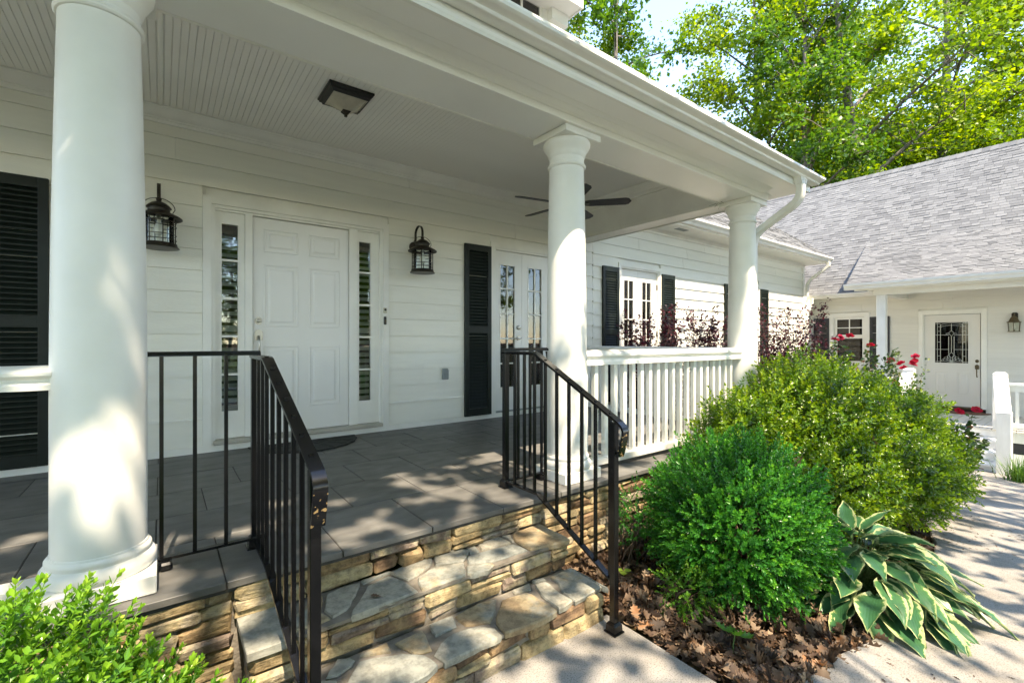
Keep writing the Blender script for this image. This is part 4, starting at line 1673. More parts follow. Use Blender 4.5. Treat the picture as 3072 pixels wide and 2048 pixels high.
def iron_railing(label, xc, xf, xcol, sgn):
    """Flat panel from the column to a corner post, then a panel sloping down the steps to a front post. SGN: which way the column lies."""
    t = thing('iron_railing', label, 'railing', (xc, 2.0, 0), 'black iron hand railings beside the steps')
    yc, yk, ye = 2.375, 2.075, 1.455
    zt = 0.868
    I = M['iron']
    # flat top between column and corner
    a, b = sorted((xcol, xc + sgn * -0.02))
    put('handrail', sweep([(a, yc, zt), (b, yc, zt)], HR, (0, -1, 0)), I, t, smooth=40)
    # sloping handrail with its turned-down end

    def xx(y):
        return xc + (xf - xc) * min(1, max(0, (yk - y) / (yk - ye)))
    pts = [(xc, yc + 0.02, zt + 0.0012), (xc, yk + 0.02, zt + 0.0012), (xc, yk - 0.015, zt - 0.006)]
    ze = zt - 0.50 * (yk - ye) - 0.012
    for k in range(1, 5):
        f = k / 4
        pts.append((xx(yk + (ye - yk) * f), yk + (ye - yk) * f, zt + (ze - zt) * f))
    pts += [(xf, ye - 0.025, ze - 0.018), (xf, ye - 0.038, ze - 0.040), (xf, ye - 0.036, ze - 0.065), (xf, ye - 0.012, ze - 0.155), (xf, ye - 0.006, ze - 0.170),
            (xf, ye + 0.010, ze - 0.172)]
    wear = [0.0] * (len(pts) - 6) + [0.55, 0.85, 1.0, 1.02, 1.0, 0.8]
    put('handrail', sweep(pts, HR, (1, 0, 0), wear), M['worn_iron'], t, smooth=40)
    pw = 0.0165
    put('post', MB().cbox(xc - pw, xc + pw, yc - pw, yc + pw, 0.002, zt + 0.0005, 0.002), I, t)
    zf = ze - 0.02
    put('post', MB().cbox(xf - pw, xf + pw, ye + 0.02, ye + 0.02 + 2 * pw, -0.484, zf + 0.012, 0.002), I, t)

    def foot(x, y, z):
        mb = MB()
        mb.cbox(x - 0.036, x + 0.036, y - 0.036, y + 0.036, z + 0.0005, z + 0.008, 0.002)
        vs = []
        for s_, zz in ((0.029, z + 0.0082), (0.027, z + 0.040), (0.019, z + 0.052)):
            vs += [(x - s_, y - s_, zz), (x + s_, y - s_, zz), (x + s_, y + s_, zz), (x - s_, y + s_, zz)]
        mb.add(vs, [(0, 1, 5, 4), (1, 2, 6, 5), (2, 3, 7, 6), (3, 0, 4, 7), (4, 5, 9, 8), (5, 6, 10, 9), (6, 7, 11, 10), (7, 4, 8, 11), (8, 9, 10, 11)])
        put('foot', mb, I, t)
    foot(xc, yc, 0.0)
    foot(xf, ye + 0.02 + pw, -0.485)
    # bottom bars
    zb = 0.040
    put('bottom_bar', MB().bar((xcol + sgn * 0.01, yc, zb), (xc + sgn * 0.017, yc, zb), 0.026, 0.011), I, t)
    yb = yk - 0.02
    put('bottom_bar', MB().bar((xc, yc - 0.017, zb), (xc, yb - 0.004, zb), 0.030, 0.011), I, t)
    zl = zb - 0.5 * (yb - ye - 0.05)
    put('bottom_bar', MB().bar((xc, yb, zb), (xf, ye + 0.053, zl), 0.030, 0.011), I, t)
    # balusters
    bw = 0.0145
    n = 3
    for k in range(1, n + 1):
        x = xc + (xcol - xc) * k / (n + 0.45)
        put('baluster', MB().box(x - bw / 2, x + bw / 2, yc - bw / 2, yc + bw / 2, zb + 0.004, zt + 0.001), I, t)
    for k in range(1, 10):
        y = yc - 0.0955 * k
        if y < ye + 0.06:
            break
        x = xx(y)
        z0 = zb if y > yb else zb - (zb - zl) * (yb - y) / (yb - ye - 0.053)
        z1 = zt if y > yk else zt + (ze - zt) * (yk - y) / (yk - ye)
        put('baluster', MB().box(x - bw / 2, x + bw / 2, y - bw / 2, y + bw / 2, z0 + 0.002, z1 + 0.003), I, t)
    # foot under the flat panel, by the column
    xf2 = xcol + sgn * -0.065
    mb = MB()
    mb.cbox(xf2 - 0.022, xf2 + 0.022, yc - 0.045, yc + 0.03, 0.001, 0.034, 0.008)
    put('foot', mb, I, t)
    # bracket on the column
    br = MB()
    xb = xcol + sgn * 0.012
    br.add([(xb - 0.004, yc - 0.022, zt - 0.005), (xb - 0.004, yc + 0.022, zt - 0.005), (xb - 0.004, yc + 0.012, zt - 0.05), (xb - 0.004, yc + 0.026, zt - 0.085),
            (xb - 0.004, yc, zt - 0.115), (xb - 0.004, yc - 0.026, zt - 0.085), (xb - 0.004, yc - 0.012, zt - 0.05),
            (xb + 0.004, yc - 0.022, zt - 0.005), (xb + 0.004, yc + 0.022, zt - 0.005), (xb + 0.004, yc + 0.012, zt - 0.05), (xb + 0.004, yc + 0.026, zt - 0.085),
            (xb + 0.004, yc, zt - 0.115), (xb + 0.004, yc - 0.026, zt - 0.085), (xb + 0.004, yc - 0.012, zt - 0.05)],
           [tuple(range(7)), tuple(range(13, 6, -1))] + [(i, i + 7, (i + 1) % 7 + 7, (i + 1) % 7) for i in range(7)])
    br.tube([(xb - sgn * 0.002, yc, zt - 0.085), (xb - sgn * 0.016, yc, zt - 0.085)], 0.006, 8)
    put('bracket', br, I, t)
    return t


iron_railing('black iron railing on the right of the steps, in front of the boxwood', 1.752, 1.757, 2.100, 1)
iron_railing('black iron railing on the left of the steps, nearest the camera', 0.338, 0.372, -0.052, -1)

# ---- lanterns


def make_lantern(label, loc):
    """Barn lantern hung from a hooked strap; its origin sits on the wall at the height of the bottom ring."""
    t = thing('wall_lantern', label, 'lantern', loc, 'lanterns beside the front door')
    X, Y, Z = loc
    ax = Y - 0.20
    B = M['bronze']

    def c(z):
        return (X, ax, Z + z)
    pl = MB().tube([(X - 0.0, Y - 0.001, Z + 0.30), (X, Y - 0.014, Z + 0.30), (X, Y - 0.022, Z + 0.30)], [0.060, 0.058, 0.045], 24)
    put('wall_plate', pl, B, t, smooth=40)
    pts = [(X, Y - 0.02, Z + 0.30), (X, Y - 0.035, Z + 0.40)]
    for k in range(13):
        a = pi * k / 12
        pts.append((X, Y - 0.117 + 0.083 * cos(a), Z + 0.425 + 0.083 * sin(a)))
    pts.append((X, ax, Z + 0.372))
    mb = MB()
    for i in range(len(pts) - 1):
        mb.bar(pts[i], Vector(pts[i + 1]) + (Vector(pts[i + 1]) - Vector(pts[i])) * 0.05, 0.024, 0.006, up=(0, 1, 0.001))
    put('hook', mb, B, t)
    body = [(0.006, 0.385), (0.016, 0.378), (0.019, 0.366), (0.014, 0.356), (0.024, 0.350), (0.046, 0.340), (0.068, 0.322), (0.078, 0.309), (0.080, 0.303), (0.072, 0.303),
            (0.070, 0.302), (0.070, 0.276), (0.074, 0.272), (0.098, 0.262), (0.130, 0.246), (0.148, 0.232), (0.150, 0.225), (0.146, 0.222), (0.115, 0.236), (0.03, 0.245)]
    put('cap', MB().lathe(body, c(0), 36), B, t, smooth=40)
    mb = MB()
    pts = [(X + 0.100 * cos(a), ax, Z + 0.302 + 0.078 * sin(a)) for a in [pi * k / 16 for k in range(17)]]
    mb.tube([(X + 0.085, ax, Z + 0.275)] + pts + [(X - 0.085, ax, Z + 0.275)], 0.0028, 6)
    put('bail', mb, B, t, smooth=True)
    cage = MB()
    for k in range(8):
        a = 2 * pi * (k + 0.3) / 8
        cage.bar((X + 0.106 * cos(a), ax + 0.106 * sin(a), Z + 0.03), (X + 0.106 * cos(a), ax + 0.106 * sin(a), Z + 0.236), 0.0065)
    for z in (0.062, 0.100, 0.165, 0.200):
        ring = [(X + 0.109 * cos(2 * pi * k / 28), ax + 0.109 * sin(2 * pi * k / 28), Z + z) for k in range(29)]
        cage.tube(ring, 0.0028, 5, cap=False)
    put('cage', cage, B, t)
    put('lamp_glass', MB().lathe([(0.093, 0.030), (0.0945, 0.031), (0.0945, 0.234), (0.093, 0.235)], c(0), 36), M['lamp_glass'], t, smooth=40)
    put('bulb', MB().lathe([(0.012, 0.245), (0.014, 0.20), (0.022, 0.175), (0.030, 0.145), (0.030, 0.125), (0.022, 0.105), (0.008, 0.097)], c(0), 16), M['bulb'], t, smooth=True)
    put('base_ring', MB().lathe([(0.02, 0.028), (0.104, 0.030), (0.110, 0.036), (0.114, 0.034), (0.116, 0.022), (0.121, 0.010), (0.129, 0.004), (0.130, 0.0), (0.122, -0.002),
                                 (0.02, 0.002)], c(0), 36), B, t, smooth=40)
    return t


lan = make_lantern('bronze caged lantern right of the front door', (2.180, W - 0.014, 1.648))
l2 = copy_tree(lan)
l2.location = (-0.018, W - 0.014, 1.642)
l2['label'] = 'bronze caged lantern left of the front door, half hidden by the near column'

# ---- ceiling light, fan
cl = thing('ceiling_light', 'square alabaster glass ceiling light in a black frame on the porch ceiling', 'ceiling light', (1.112, 3.55, ZC))
mb = MB()
hs = [(0.163, ZC - 0.001), (0.163, ZC - 0.014), (0.156, ZC - 0.018), (0.152, ZC - 0.030), (0.140, ZC - 0.036), (0.134, ZC - 0.050), (0.124, ZC - 0.054)]
cx, cy = 1.112, 3.55
vs = []
for h, z in hs:
    vs += [(cx - h, cy - h, z), (cx + h, cy - h, z), (cx + h, cy + h, z), (cx - h, cy + h, z)]
fs = []
for i in range(len(hs) - 1):
    for k in range(4):
        a, b = i * 4 + k, i * 4 + (k + 1) % 4
        fs.append((a, b, b + 4, a + 4))
mb.add(vs, fs)
put('lamp_frame', mb, M['black'], cl)
N_ = 14
vs, fs = [], []
for j in range(N_ + 1):
    for i in range(N_ + 1):
        u, v = -1 + 2 * i / N_, -1 + 2 * j / N_
        r = max(abs(u), abs(v))
        z = ZC - 0.050 - 0.062 * (0.5 + 0.5 * cos(pi * min(1, r))) ** 0.8 - 0.012 * (1 - r)
        vs.append((cx + u * 0.1235, cy + v * 0.1235, z))
for j in range(N_):
    for i in range(N_):
        a = j * (N_ + 1) + i
        fs.append((a, a + N_ + 1, a + N_ + 2, a + 1))
put('lamp_shade', MB().add(vs, fs), M['alabaster'], cl, smooth=True)
fin = MB()
zz = ZC - 0.122
vs = []
for h, z in ((0.030, zz + 0.004), (0.030, zz), (0.010, zz - 0.022), (0.009, zz - 0.036)):
    vs += [(cx - h, cy - h, z), (cx + h, cy - h, z), (cx + h, cy + h, z), (cx - h, cy + h, z)]
fin.add(vs, [(i * 4 + k, i * 4 + (k + 1) % 4, i * 4 + (k + 1) % 4 + 4, i * 4 + k + 4) for i in range(3) for k in range(4)] + [(0, 1, 2, 3), (12, 13, 14, 15)])
put('finial', fin, M['bronze'], cl)

fan = thing('ceiling_fan', 'dark five bladed ceiling fan half hidden behind the middle column', 'ceiling fan', (3.55, 3.64, ZC))
fc = (3.55, 3.64, 0)
put('canopy', MB().lathe([(0.065, ZC - 0.001), (0.065, ZC - 0.02), (0.05, ZC - 0.05), (0.02, ZC - 0.065)], fc, 24), M['bronze'], fan, smooth=40)
put('downrod', MB().tube([(3.55, 3.64, ZC - 0.06), (3.55, 3.64, 2.52)], 0.012, 12), M['bronze'], fan, smooth=40)
put('motor', MB().lathe([(0.03, 2.53), (0.08, 2.515), (0.098, 2.49), (0.10, 2.455), (0.085, 2.435), (0.06, 2.425), (0.055, 2.38), (0.035, 2.36), (0.008, 2.352)], fc, 28), M['bronze'], fan, smooth=40)
bl = MB()
out = [(0.17, -0.050), (0.22, -0.062), (0.60, -0.070), (0.635, -0.055), (0.645, -0.028), (0.660, 0.0), (0.645, 0.028), (0.635, 0.055), (0.60, 0.070), (0.22, 0.062), (0.17, 0.050)]
tl = -0.21
vs = [(r, s * cos(tl), s * sin(tl)) for r, s in out] + [(r, s * cos(tl), s * sin(tl) + 0.006) for r, s in out]
m_ = len(out)
bl.add(vs, [tuple(range(m_ - 1, -1, -1)), tuple(range(m_, 2 * m_))] + [(i, (i + 1) % m_, (i + 1) % m_ + m_, i + m_) for i in range(m_)])
bl_me = bl.mesh('blade')
bl_me.materials.append(M['blade'])
ar = MB()
ar.tube([(0.085, 0, 0.012), (0.13, 0, 0.008), (0.19, 0, -0.008)], [0.014, 0.009, 0.016], 8, squash=0.5)
ar.cbox(0.165, 0.215, -0.035, 0.035, -0.012, -0.003, 0.002)
ar_me = ar.mesh('blade_arm')
ar_me.materials.append(M['bronze'])
for k in range(5):
    a = radians(24 + 72 * k)
    put_at('blade', bl_me, fan, (3.55, 3.64, 2.425), (0, 0, a))
    put_at('blade_arm', ar_me, fan, (3.55, 3.64, 2.430), (tl * 0.0, 0, a))

# ---- small things on the wall and floor
t = thing('outlet_box', 'small grey weatherproof outlet cover low on the clapboard wall', 'outlet', (2.552, W - 0.013, 0.50))
put('cover', MB().cbox(2.515, 2.590, W - 0.048, W - 0.013, 0.502, 0.612, 0.006), M['plate_grey'], t)
put('hinge', MB().box(2.520, 2.585, W - 0.036, W - 0.014, 0.6125, 0.624), M['plate_grey'], t)
t = thing('doorbell', 'ivory doorbell button on the door trim above the black one', 'doorbell', (1.843, W - 0.028, 1.22))
put('plate', MB().cbox(1.825, 1.862, W - 0.042, W - 0.0285, 1.222, 1.279, 0.004), M['ivory'], t)
put('button', MB().tube([(1.8435, W - 0.041, 1.258), (1.8435, W - 0.046, 1.258)], 0.012, 14), M['black'], t)
t = thing('video_doorbell', 'slim black doorbell with brass button on the door trim', 'doorbell', (1.843, W - 0.028, 1.10))
put('plate', MB().cbox(1.829, 1.857, W - 0.047, W - 0.0285, 1.104, 1.188, 0.006), M['black'], t)
put('button', MB().cbox(1.836, 1.850, W - 0.050, W - 0.0475, 1.118, 1.158, 0.002), M['brass'], t)

mb = MB()
pts = []
for k in range(41):
    a = pi + pi * k / 40
    s_ = 1 + 0.012 * cos(k * pi * 0.5)
    pts.append((1.055 + 0.455 * s_ * cos(a), 4.575 + 0.47 * s_ * sin(a)))
mb.prism(pts, 'z', 0.002, 0.014)
mt = put('doormat', mb, M['mat'])
tag(mt, 'black half round rubber doormat at the front door', 'doormat')
for k in range(9):
    a = pi + pi * (k + 0.5) / 9
    mm = MB()
    for r in (0.16, 0.28, 0.38):
        x, y = 1.055 + r * cos(a), 4.56 + r * sin(a) * 1.02
        q = [(x + 0.045 * cos(a + d) * w_, y + 0.045 * sin(a + d) * w_, 0.0143) for d, w_ in ((0, 1.2), (1.2, .6), (pi, 1.2), (-1.2, .6))]
        q2 = [(p[0] * 0.75 + x * 0.25, p[1] * 0.75 + y * 0.25, 0.0185) for p in q]
        mm.add(q + q2, [(4, 5, 6, 7), (0, 1, 5, 4), (1, 2, 6, 5), (2, 3, 7, 6), (3, 0, 4, 7)])
    put('leaf_relief', mm, M['mat'], mt)

# twigs of an old nest on the far column's capital
mb = MB()
for k in range(26):
    p = Vector((4.53 + random.uniform(-0.05, 0.05), 2.47 + random.uniform(-0.04, 0.03), 2.345 + random.uniform(-0.004, 0.02)))
    d = Vector((random.uniform(-1, 0.5), random.uniform(-.6, .6), random.uniform(-0.3, 0.25))).normalized() * random.uniform(0.05, 0.13)
    mb.tube([p, p + d * 0.5 + Vector((0, 0, random.uniform(-.006, .006))), p + d], [0.002, 0.0018, 0.001], 4)
ne = put('nest', mb, M['twig'])
tag(ne, 'scrappy twig nest on top of the far column under the beam', 'nest', kind='thing')

# pendant lamp glowing inside the first french door, and a chair back behind the second leaf
pl = thing('pendant_lamp', 'lit amber pendant lamp inside the french door', 'lamp', (3.62, 6.0, 1.95))
put('lamp_shade', MB().lathe([(0.05, 2.16), (0.15, 2.08), (0.16, 2.05), (0.10, 2.035), (0.13, 1.99), (0.11, 1.955), (0.03, 1.945)], (3.70, 6.0, 0.07), 24), M['lamp_glow'], pl, smooth=40)
put('cord', MB().tube([(3.70, 6.0, 2.22), (3.70, 6.0, 2.82)], 0.006, 6), M['black'], pl)
ch = thing('armchair', 'brown leather armchair seen through the french door glass', 'chair', (4.6, 5.9, -0.02))
put('seat', MB().cbox(4.3, 4.95, 5.6, 6.2, 0.15, 0.45, 0.05), basic('brown_leather', (0.16, 0.06, 0.03), 0.45, mott=0.3), ch)
put('backrest', MB().cbox(4.35, 4.90, 6.05, 6.25, 0.452, 1.45, 0.07), bpy.data.materials['brown_leather'], ch)
put('leg', MB().box(4.34, 4.40, 5.64, 5.70, -0.019, 0.149).box(4.85, 4.91, 5.64, 5.70, -0.019, 0.149).box(4.34, 4.40, 6.1, 6.16, -0.019, 0.149)
    .box(4.85, 4.91, 6.1, 6.16, -0.019, 0.149), M['twig'], ch)

# ================================================================== THE WING ACROSS THE COURT
XW = 13.40
wing = thing('house_wing', 'lower wing of the house with steep grey shingle roof and glazed side door', 'house', (14, 2.5, -1.1))
WO = [(1.635, 2.702, 1.597), (3.590, 4.417, 1.625)]
mb = MB()
ya = -2.5
for a, b, t_ in WO:
    mb.box(XW + 0.018, XW + 0.15, ya, a + 0.02, -1.4, 2.3)
    mb.box(XW + 0.018, XW + 0.15, a + 0.0205, b - 0.0205, t_ - 0.02, 2.3)
    ya = b - 0.02
mb.box(XW + 0.018, XW + 0.15, 3.5705 + 0.0, 4.437, -1.4, 0.33)
mb.box(XW + 0.018, XW + 0.15, ya, 8.5, -1.4, 2.3)
mb.box(XW + 0.151, 18.6, 8.35, 8.5, -1.4, 2.3)
mb.box(XW + 0.151, 18.6, -2.5, -2.35, -1.4, 2.3)
mb.box(18.45, 18.6, -2.349, 8.349, -1.4, 2.3)
put('wall', mb, M['trim'], wing)
put('room', MB().box(XW + 0.9, XW + 1.0, -2.3, 8.3, -1.4, 2.3).box(XW + 0.152, XW + 0.9, -2.3, 8.3, 2.2, 2.3).box(XW + 0.152, XW + 0.9, -2.3, 8.3, -0.60, -0.5), M['room'], wing)
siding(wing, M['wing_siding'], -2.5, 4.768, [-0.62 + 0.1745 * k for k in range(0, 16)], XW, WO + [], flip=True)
# the return piece of wall between the house corner and the wing
mb = MB().box(12.376, XW, 4.81, 4.95, -1.4, 2.3)
put('wall', mb, M['trim'], wing)
siding(wing, M['siding'], 12.42, XW - 0.04, [-1.1 + 0.1745 * k for k in range(0, 19)], 4.79, [], joints=-1)
put('corner_board', MB().box(XW - 0.042, XW + 0.017, 4.7685, 4.792, -1.2, 2.1), M['trim'], wing)
put('frieze_board', MB().box(XW - 0.024, XW - 0.0145, -2.5, 4.768, 1.86, 2.10), M['wing_siding'], wing)

# door of the wing: in the yz plane, so it is modelled along x and swapped
put('door_casing', MB().frame(1.635, 2.702, -0.462, 1.597, 0.072, XW - 0.030, XW + 0.02, 'lrt')
    .frame(1.7075, 2.6295, -0.462, 1.5245, 0.016, XW - 0.014, XW + 0.03, 'lrt').swapxy(), M['trim'], wing)
xd = XW + 0.022
wd = MB()
wd.box(1.738, 1.914, xd, xd + 0.045, -0.44, 1.500)
wd.box(2.435, 2.616, xd, xd + 0.045, -0.44, 1.500)
wd.box(1.9142, 2.4348, xd, xd + 0.045, -0.44, 0.474)
wd.box(1.9142, 2.4348, xd, xd + 0.045, 1.338, 1.500)
wd.frame(1.890, 2.459, 0.450, 1.362, 0.0245, xd - 0.012, xd - 0.0003)
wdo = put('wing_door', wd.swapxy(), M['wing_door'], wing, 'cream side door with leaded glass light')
for (a, b) in ((1.886, 2.083), (2.242, 2.449)):
    put('panel', raised_panel(a, b, -0.215, 0.288, xd).swapxy(), M['wing_door'], wdo)
put('pane', MB().box(1.9143, 2.4347, xd + 0.014, xd + 0.020, 0.4743, 1.3377).swapxy(), M['dark_glass'], wdo)


def came(pts, r=0.0045):
    mb = MB()
    return mb.tube([(xd + 0.010, y, z) for y, z in pts], r, 6)


cm = MB()


def cadd(pts, r=0.0055):
    q = came(pts, r)
    cm.add(q.v, q.f)


YL, YR = 2.434, 1.915   # image left is larger y
yc = (YL + YR) / 2
for y in (YL - 0.035, YL - 0.085, YR + 0.035, YR + 0.085):
    cadd([(y, 0.476), (y, 1.336 if abs(y - yc) > 0.2 else 1.30)])
for z in (0.76, 1.07):
    cadd([(YL - 0.001, z), (yc + 0.045, z)])
    cadd([(YR + 0.001, z), (yc - 0.045, z)])
for z in (0.62, 0.92, 1.15, 1.25):
    cadd([(YL - 0.035, z), (YL - 0.085, z)])
    cadd([(YR + 0.035, z), (YR + 0.085, z)])
for z in (0.50, 1.315):
    cadd([(YL - 0.001, z), (YL - 0.085, z)])
    cadd([(YR + 0.001, z), (YR + 0.085, z)])
for dz in (0, -0.045):
    cadd([(yc + 0.175 * cos(a) * 1.0, 1.27 + dz + 0.052 * sin(a)) for a in [pi * k / 12 for k in range(13)]])
for y in (yc - 0.042, yc, yc + 0.042):
    cadd([(y, 0.70 if y == yc else 0.66), (y, 1.04)])
cadd([(yc, 1.16), (yc, 1.31)])
cadd([(yc, 1.165), (yc + 0.045, 1.11), (yc, 1.045), (yc - 0.045, 1.11), (yc, 1.165)])
for s_ in (-1, 1):
    cadd([(yc + s_ * 0.045, 1.11), (yc + s_ * 0.085, 1.10), (yc + s_ * 0.08, 1.07), (yc + s_ * 0.03, 1.085), (yc, 1.045)])
    for k, (w_, h_) in enumerate(((0.19, 0.03), (0.17, 0.08), (0.13, 0.13), (0.07, 0.165))):
        cadd([(yc, 0.485), (yc + s_ * w_ * 0.5, 0.485 + h_ * 0.95), (yc + s_ * w_ * 0.85, 0.485 + h_ * 0.8), (yc + s_ * w_, 0.485 + h_ * 0.25)])
cadd([(yc, 0.70), (yc + 0.05, 0.64), (yc, 0.58), (yc - 0.05, 0.64), (yc, 0.70)])
put('caming', cm, M['caming'], wdo)
hs_p = MB()
handle_set(wdo, 1.784, 0.522, 0.400, xd, M['brass'], 0.19, flip=True)
put('threshold', MB().box(1.70, 2.64, XW - 0.05, XW + 0.06, -0.475, -0.445).swapxy(), M['brass'], wing)

# window of the wing
put('window_frame', MB().frame(3.590, 4.417, 0.30, 1.625, 0.085, XW - 0.028, XW + 0.02).frame(3.6755, 4.3315, 0.386, 1.5395, 0.020, XW - 0.014, XW + 0.03).swapxy(), M['trim'], wing)
sw = put('window', MB().frame(3.70, 4.306, 1.050, 1.515, 0.045, XW + 0.004, XW + 0.04).frame(3.6995, 4.3065, 0.41, 1.0495, 0.045, XW + 0.022, XW + 0.05).swapxy(), M['trim'], wing)
put('muntin', MB().box(3.993, 4.013, XW + 0.006, XW + 0.022, 1.0955, 1.4695).swapxy(), M['trim'], sw)
put('muntin', MB().box(3.7455, 4.2605, XW + 0.0065, XW + 0.0215, 1.253, 1.273).swapxy(), M['trim'], sw)
for (a, b) in ((3.7455, 3.9925), (4.0135, 4.2605)):
    for (c_, d_) in ((1.0957, 1.2525), (1.2735, 1.4693)):
        put('pane', MB().box(a, b, XW + 0.023, XW + 0.027, c_, d_).swapxy(), M['dark_glass'], sw)
put('pane', MB().box(3.745, 4.261, XW + 0.036, XW + 0.040, 0.456, 1.004).swapxy(), M['dark_glass'], sw)
shutter(wing, 4.421, 4.765, 0.33, 1.512, XW - 0.016, slats=False, mat=M['shutter_dark'], railz=(0.88, 0.94), flip=True, step=0.03)
shutter(wing, 3.212, 3.585, 0.33, 1.512, XW - 0.016, slats=False, mat=M['shutter_dark'], railz=(0.88, 0.94), flip=True, step=0.03)

# gutter, soffit and roofs of the wing
GX = 13.10
put('soffit', MB().box(GX + 0.005, XW + 0.018, -2.5, 8.5, 2.0, 2.015), M['trim'], wing)
put('gutter', MB().prism([(GX + 0.004, 1.985), (GX - 0.075, 1.985), (GX - 0.085, 2.00), (GX - 0.088, 2.02), (GX - 0.115, 2.05), (GX - 0.12, 2.085), (GX - 0.11, 2.085), (GX + 0.004, 2.02)],
                          'y', -2.5, 4.93), M['gutter'], wing, smooth=30)
put('downspout', rect_spout(smooth_path([(12.95, 4.74, 1.985), (12.95, 4.74, 1.86), (12.80, 4.745, 1.7), (12.80, 4.745, -1.1)], 0.1), 0.08, 0.06), M['gutter'], wing, smooth=45)
zE, zR, xE, xR = 2.075, 5.62, 13.02, 16.0
RW = (zR - zE) / (xR - xE)
mb = MB()
mb.add([(xE, -2.6, zE), (xR, -2.6, zR), (xR, 9.2, zR), (xE, 9.2, zE), (xE, -2.6, zE - 0.03), (xR, -2.6, zR - 0.03), (xR, 9.2, zR - 0.03), (xE, 9.2, zE - 0.03)],
       [(0, 1, 2, 3), (7, 6, 5, 4), (0, 4, 5, 1), (1, 5, 6, 2), (2, 6, 7, 3), (3, 7, 4, 0)])
mb.add([(xR, -2.6, zR), (19.0, -2.6, zE), (19.0, 9.2, zE), (xR, 9.2, zR), (xR, -2.6, zR - 0.03), (19.0, -2.6, zE - 0.03), (19.0, 9.2, zE - 0.03), (xR, 9.2, zR - 0.03)],
       [(0, 1, 2, 3), (7, 6, 5, 4), (0, 4, 5, 1), (1, 5, 6, 2), (2, 6, 7, 3), (3, 7, 4, 0)])
put('roof', mb, M['roof_deck'], wing)
gb = MB()
for y in (-2.49, 8.36):
    gb.prism([(XW + 0.02, 2.301), (18.55, 2.301), (16.0, 5.45)], 'y', y, y + 0.13)
put('gable_wall', gb, M['wing_siding'], wing)
cap = MB()
y = -2.6
while y < 9.1:
    cap.add([(xR - 0.10, y, zR - 0.10 * RW + 0.035), (xR, y, zR + 0.045), (xR + 0.10, y, zR - 0.10 * RW + 0.035), (xR - 0.10, y + 0.20, zR - 0.10 * RW + 0.015), (xR, y + 0.20, zR + 0.028),
             (xR + 0.10, y + 0.20, zR - 0.10 * RW + 0.015), (xR - 0.10, y, zR - 0.10 * RW + 0.012), (xR, y, zR + 0.022)],
            [(0, 1, 4, 3), (1, 2, 5, 4), (0, 6, 7, 1)], random.random() * 0.5)
    y += 0.145
put('ridge_cap', cap, M['shingle_mass'], wing)
# roof over the wing's little porch
PX, PZ = 11.30, 2.10
JX, JZ = 14.08, 2.075 + (14.08 - 13.02) * RW + 0.0
PS = (JZ - PZ) / (JX - PX)
PYL0, PYL1 = 3.437, 3.86      # left rake, from eave to the top
mb = MB()
mb.add([(PX, -2.6, PZ), (JX + 0.05, -2.6, JZ + 0.05 * PS), (JX + 0.05, PYL1, JZ + 0.05 * PS), (PX, PYL0, PZ),
        (PX, -2.6, PZ - 0.03), (JX + 0.05, -2.6, JZ + 0.05 * PS - 0.03), (JX + 0.05, PYL1, JZ + 0.05 * PS - 0.03), (PX, PYL0, PZ - 0.03)],
       [(0, 1, 2, 3), (7, 6, 5, 4), (0, 4, 5, 1), (1, 5, 6, 2), (2, 6, 7, 3), (3, 7, 4, 0)])
put('porch_roof', mb, M['roof_deck'], wing)
put('gutter', MB().prism([(PX + 0.03, 1.985), (PX - 0.045, 1.985), (PX - 0.055, 2.0), (PX - 0.058, 2.03), (PX - 0.085, 2.065), (PX - 0.09, 2.105), (PX - 0.08, 2.105), (PX + 0.03, 2.03)],
                          'y', -2.6, 3.437 + 0.02), M['gutter'], wing, smooth=30)
put('porch_soffit', MB().box(PX + 0.032, XW + 0.01, -2.5, 3.25, 2.003, 2.02), M['trim'], wing)
put('porch_fascia', MB().box(PX + 0.031, PX + 0.05, -2.5, 3.30, 1.955, 2.003), M['trim'], wing)
put('porch_beam', MB().cbox(11.52, 11.68, -2.4, 3.03, 1.865, 2.002, 0.004), M['trim'], wing)
put('porch_beam', MB().cbox(11.681, XW - 0.02, 2.88, 3.02, 1.88, 2.002, 0.004), M['trim'], wing)
put('porch_post', MB().cbox(11.53, 11.67, 2.835, 2.985, -0.546, 1.8645, 0.006), M['white_wood'], wing)
UV_U = Vector((0, -1, 0))
UV_V = Vector((1, 0, RW)).normalized()
slope_len = sqrt((xR - xE) ** 2 + (zR - zE) ** 2)


def main_in(u, v):
    y = 9.0 - u
    x = xE + v * UV_V.x
    if x < JX - 0.12 and y < PYL0 + (PYL1 - PYL0) * (x - PX) / (JX - PX) - 0.15:
        return False
    return y > -2.4


L1 = shingle_list(Vector((xE - 0.02, 9.0, zE - 0.02 * RW)), UV_U, UV_V, 11.4, slope_len - 0.05, main_in)
UP_V = Vector((1, 0, PS)).normalized()


def porch_in(u, v):
    y = 3.86 - u
    x = PX + v * UP_V.x
    return True


L2 = shingle_list(Vector((PX - 0.02, 3.86, PZ - 0.02 * PS)), UV_U, UP_V, 6.2, (JX - PX) / UP_V.x + 0.03, porch_in, clip=lambda v: 3.86 - (PYL0 + (PYL1 - PYL0) * (v * UP_V.x) / (JX - PX)))
vis1 = [q for q in L1 if 0.6 < q[0].y < 6.2]
vis2 = [q for q in L2 if q[0].y > 0.6]
lay_shingles(wing, vis1, UV_U, UV_V, 190)
lay_shingles(wing, vis2, UV_U, UP_V, 108)
r1 = [q for q in L1 if not 0.6 < q[0].y < 6.2]
r2 = [q for q in L2 if not q[0].y > 0.6]
lay_shingles(wing, r1, UV_U, UV_V, 0)
lay_shingles(wing, r2, UV_U, UP_V, 0)

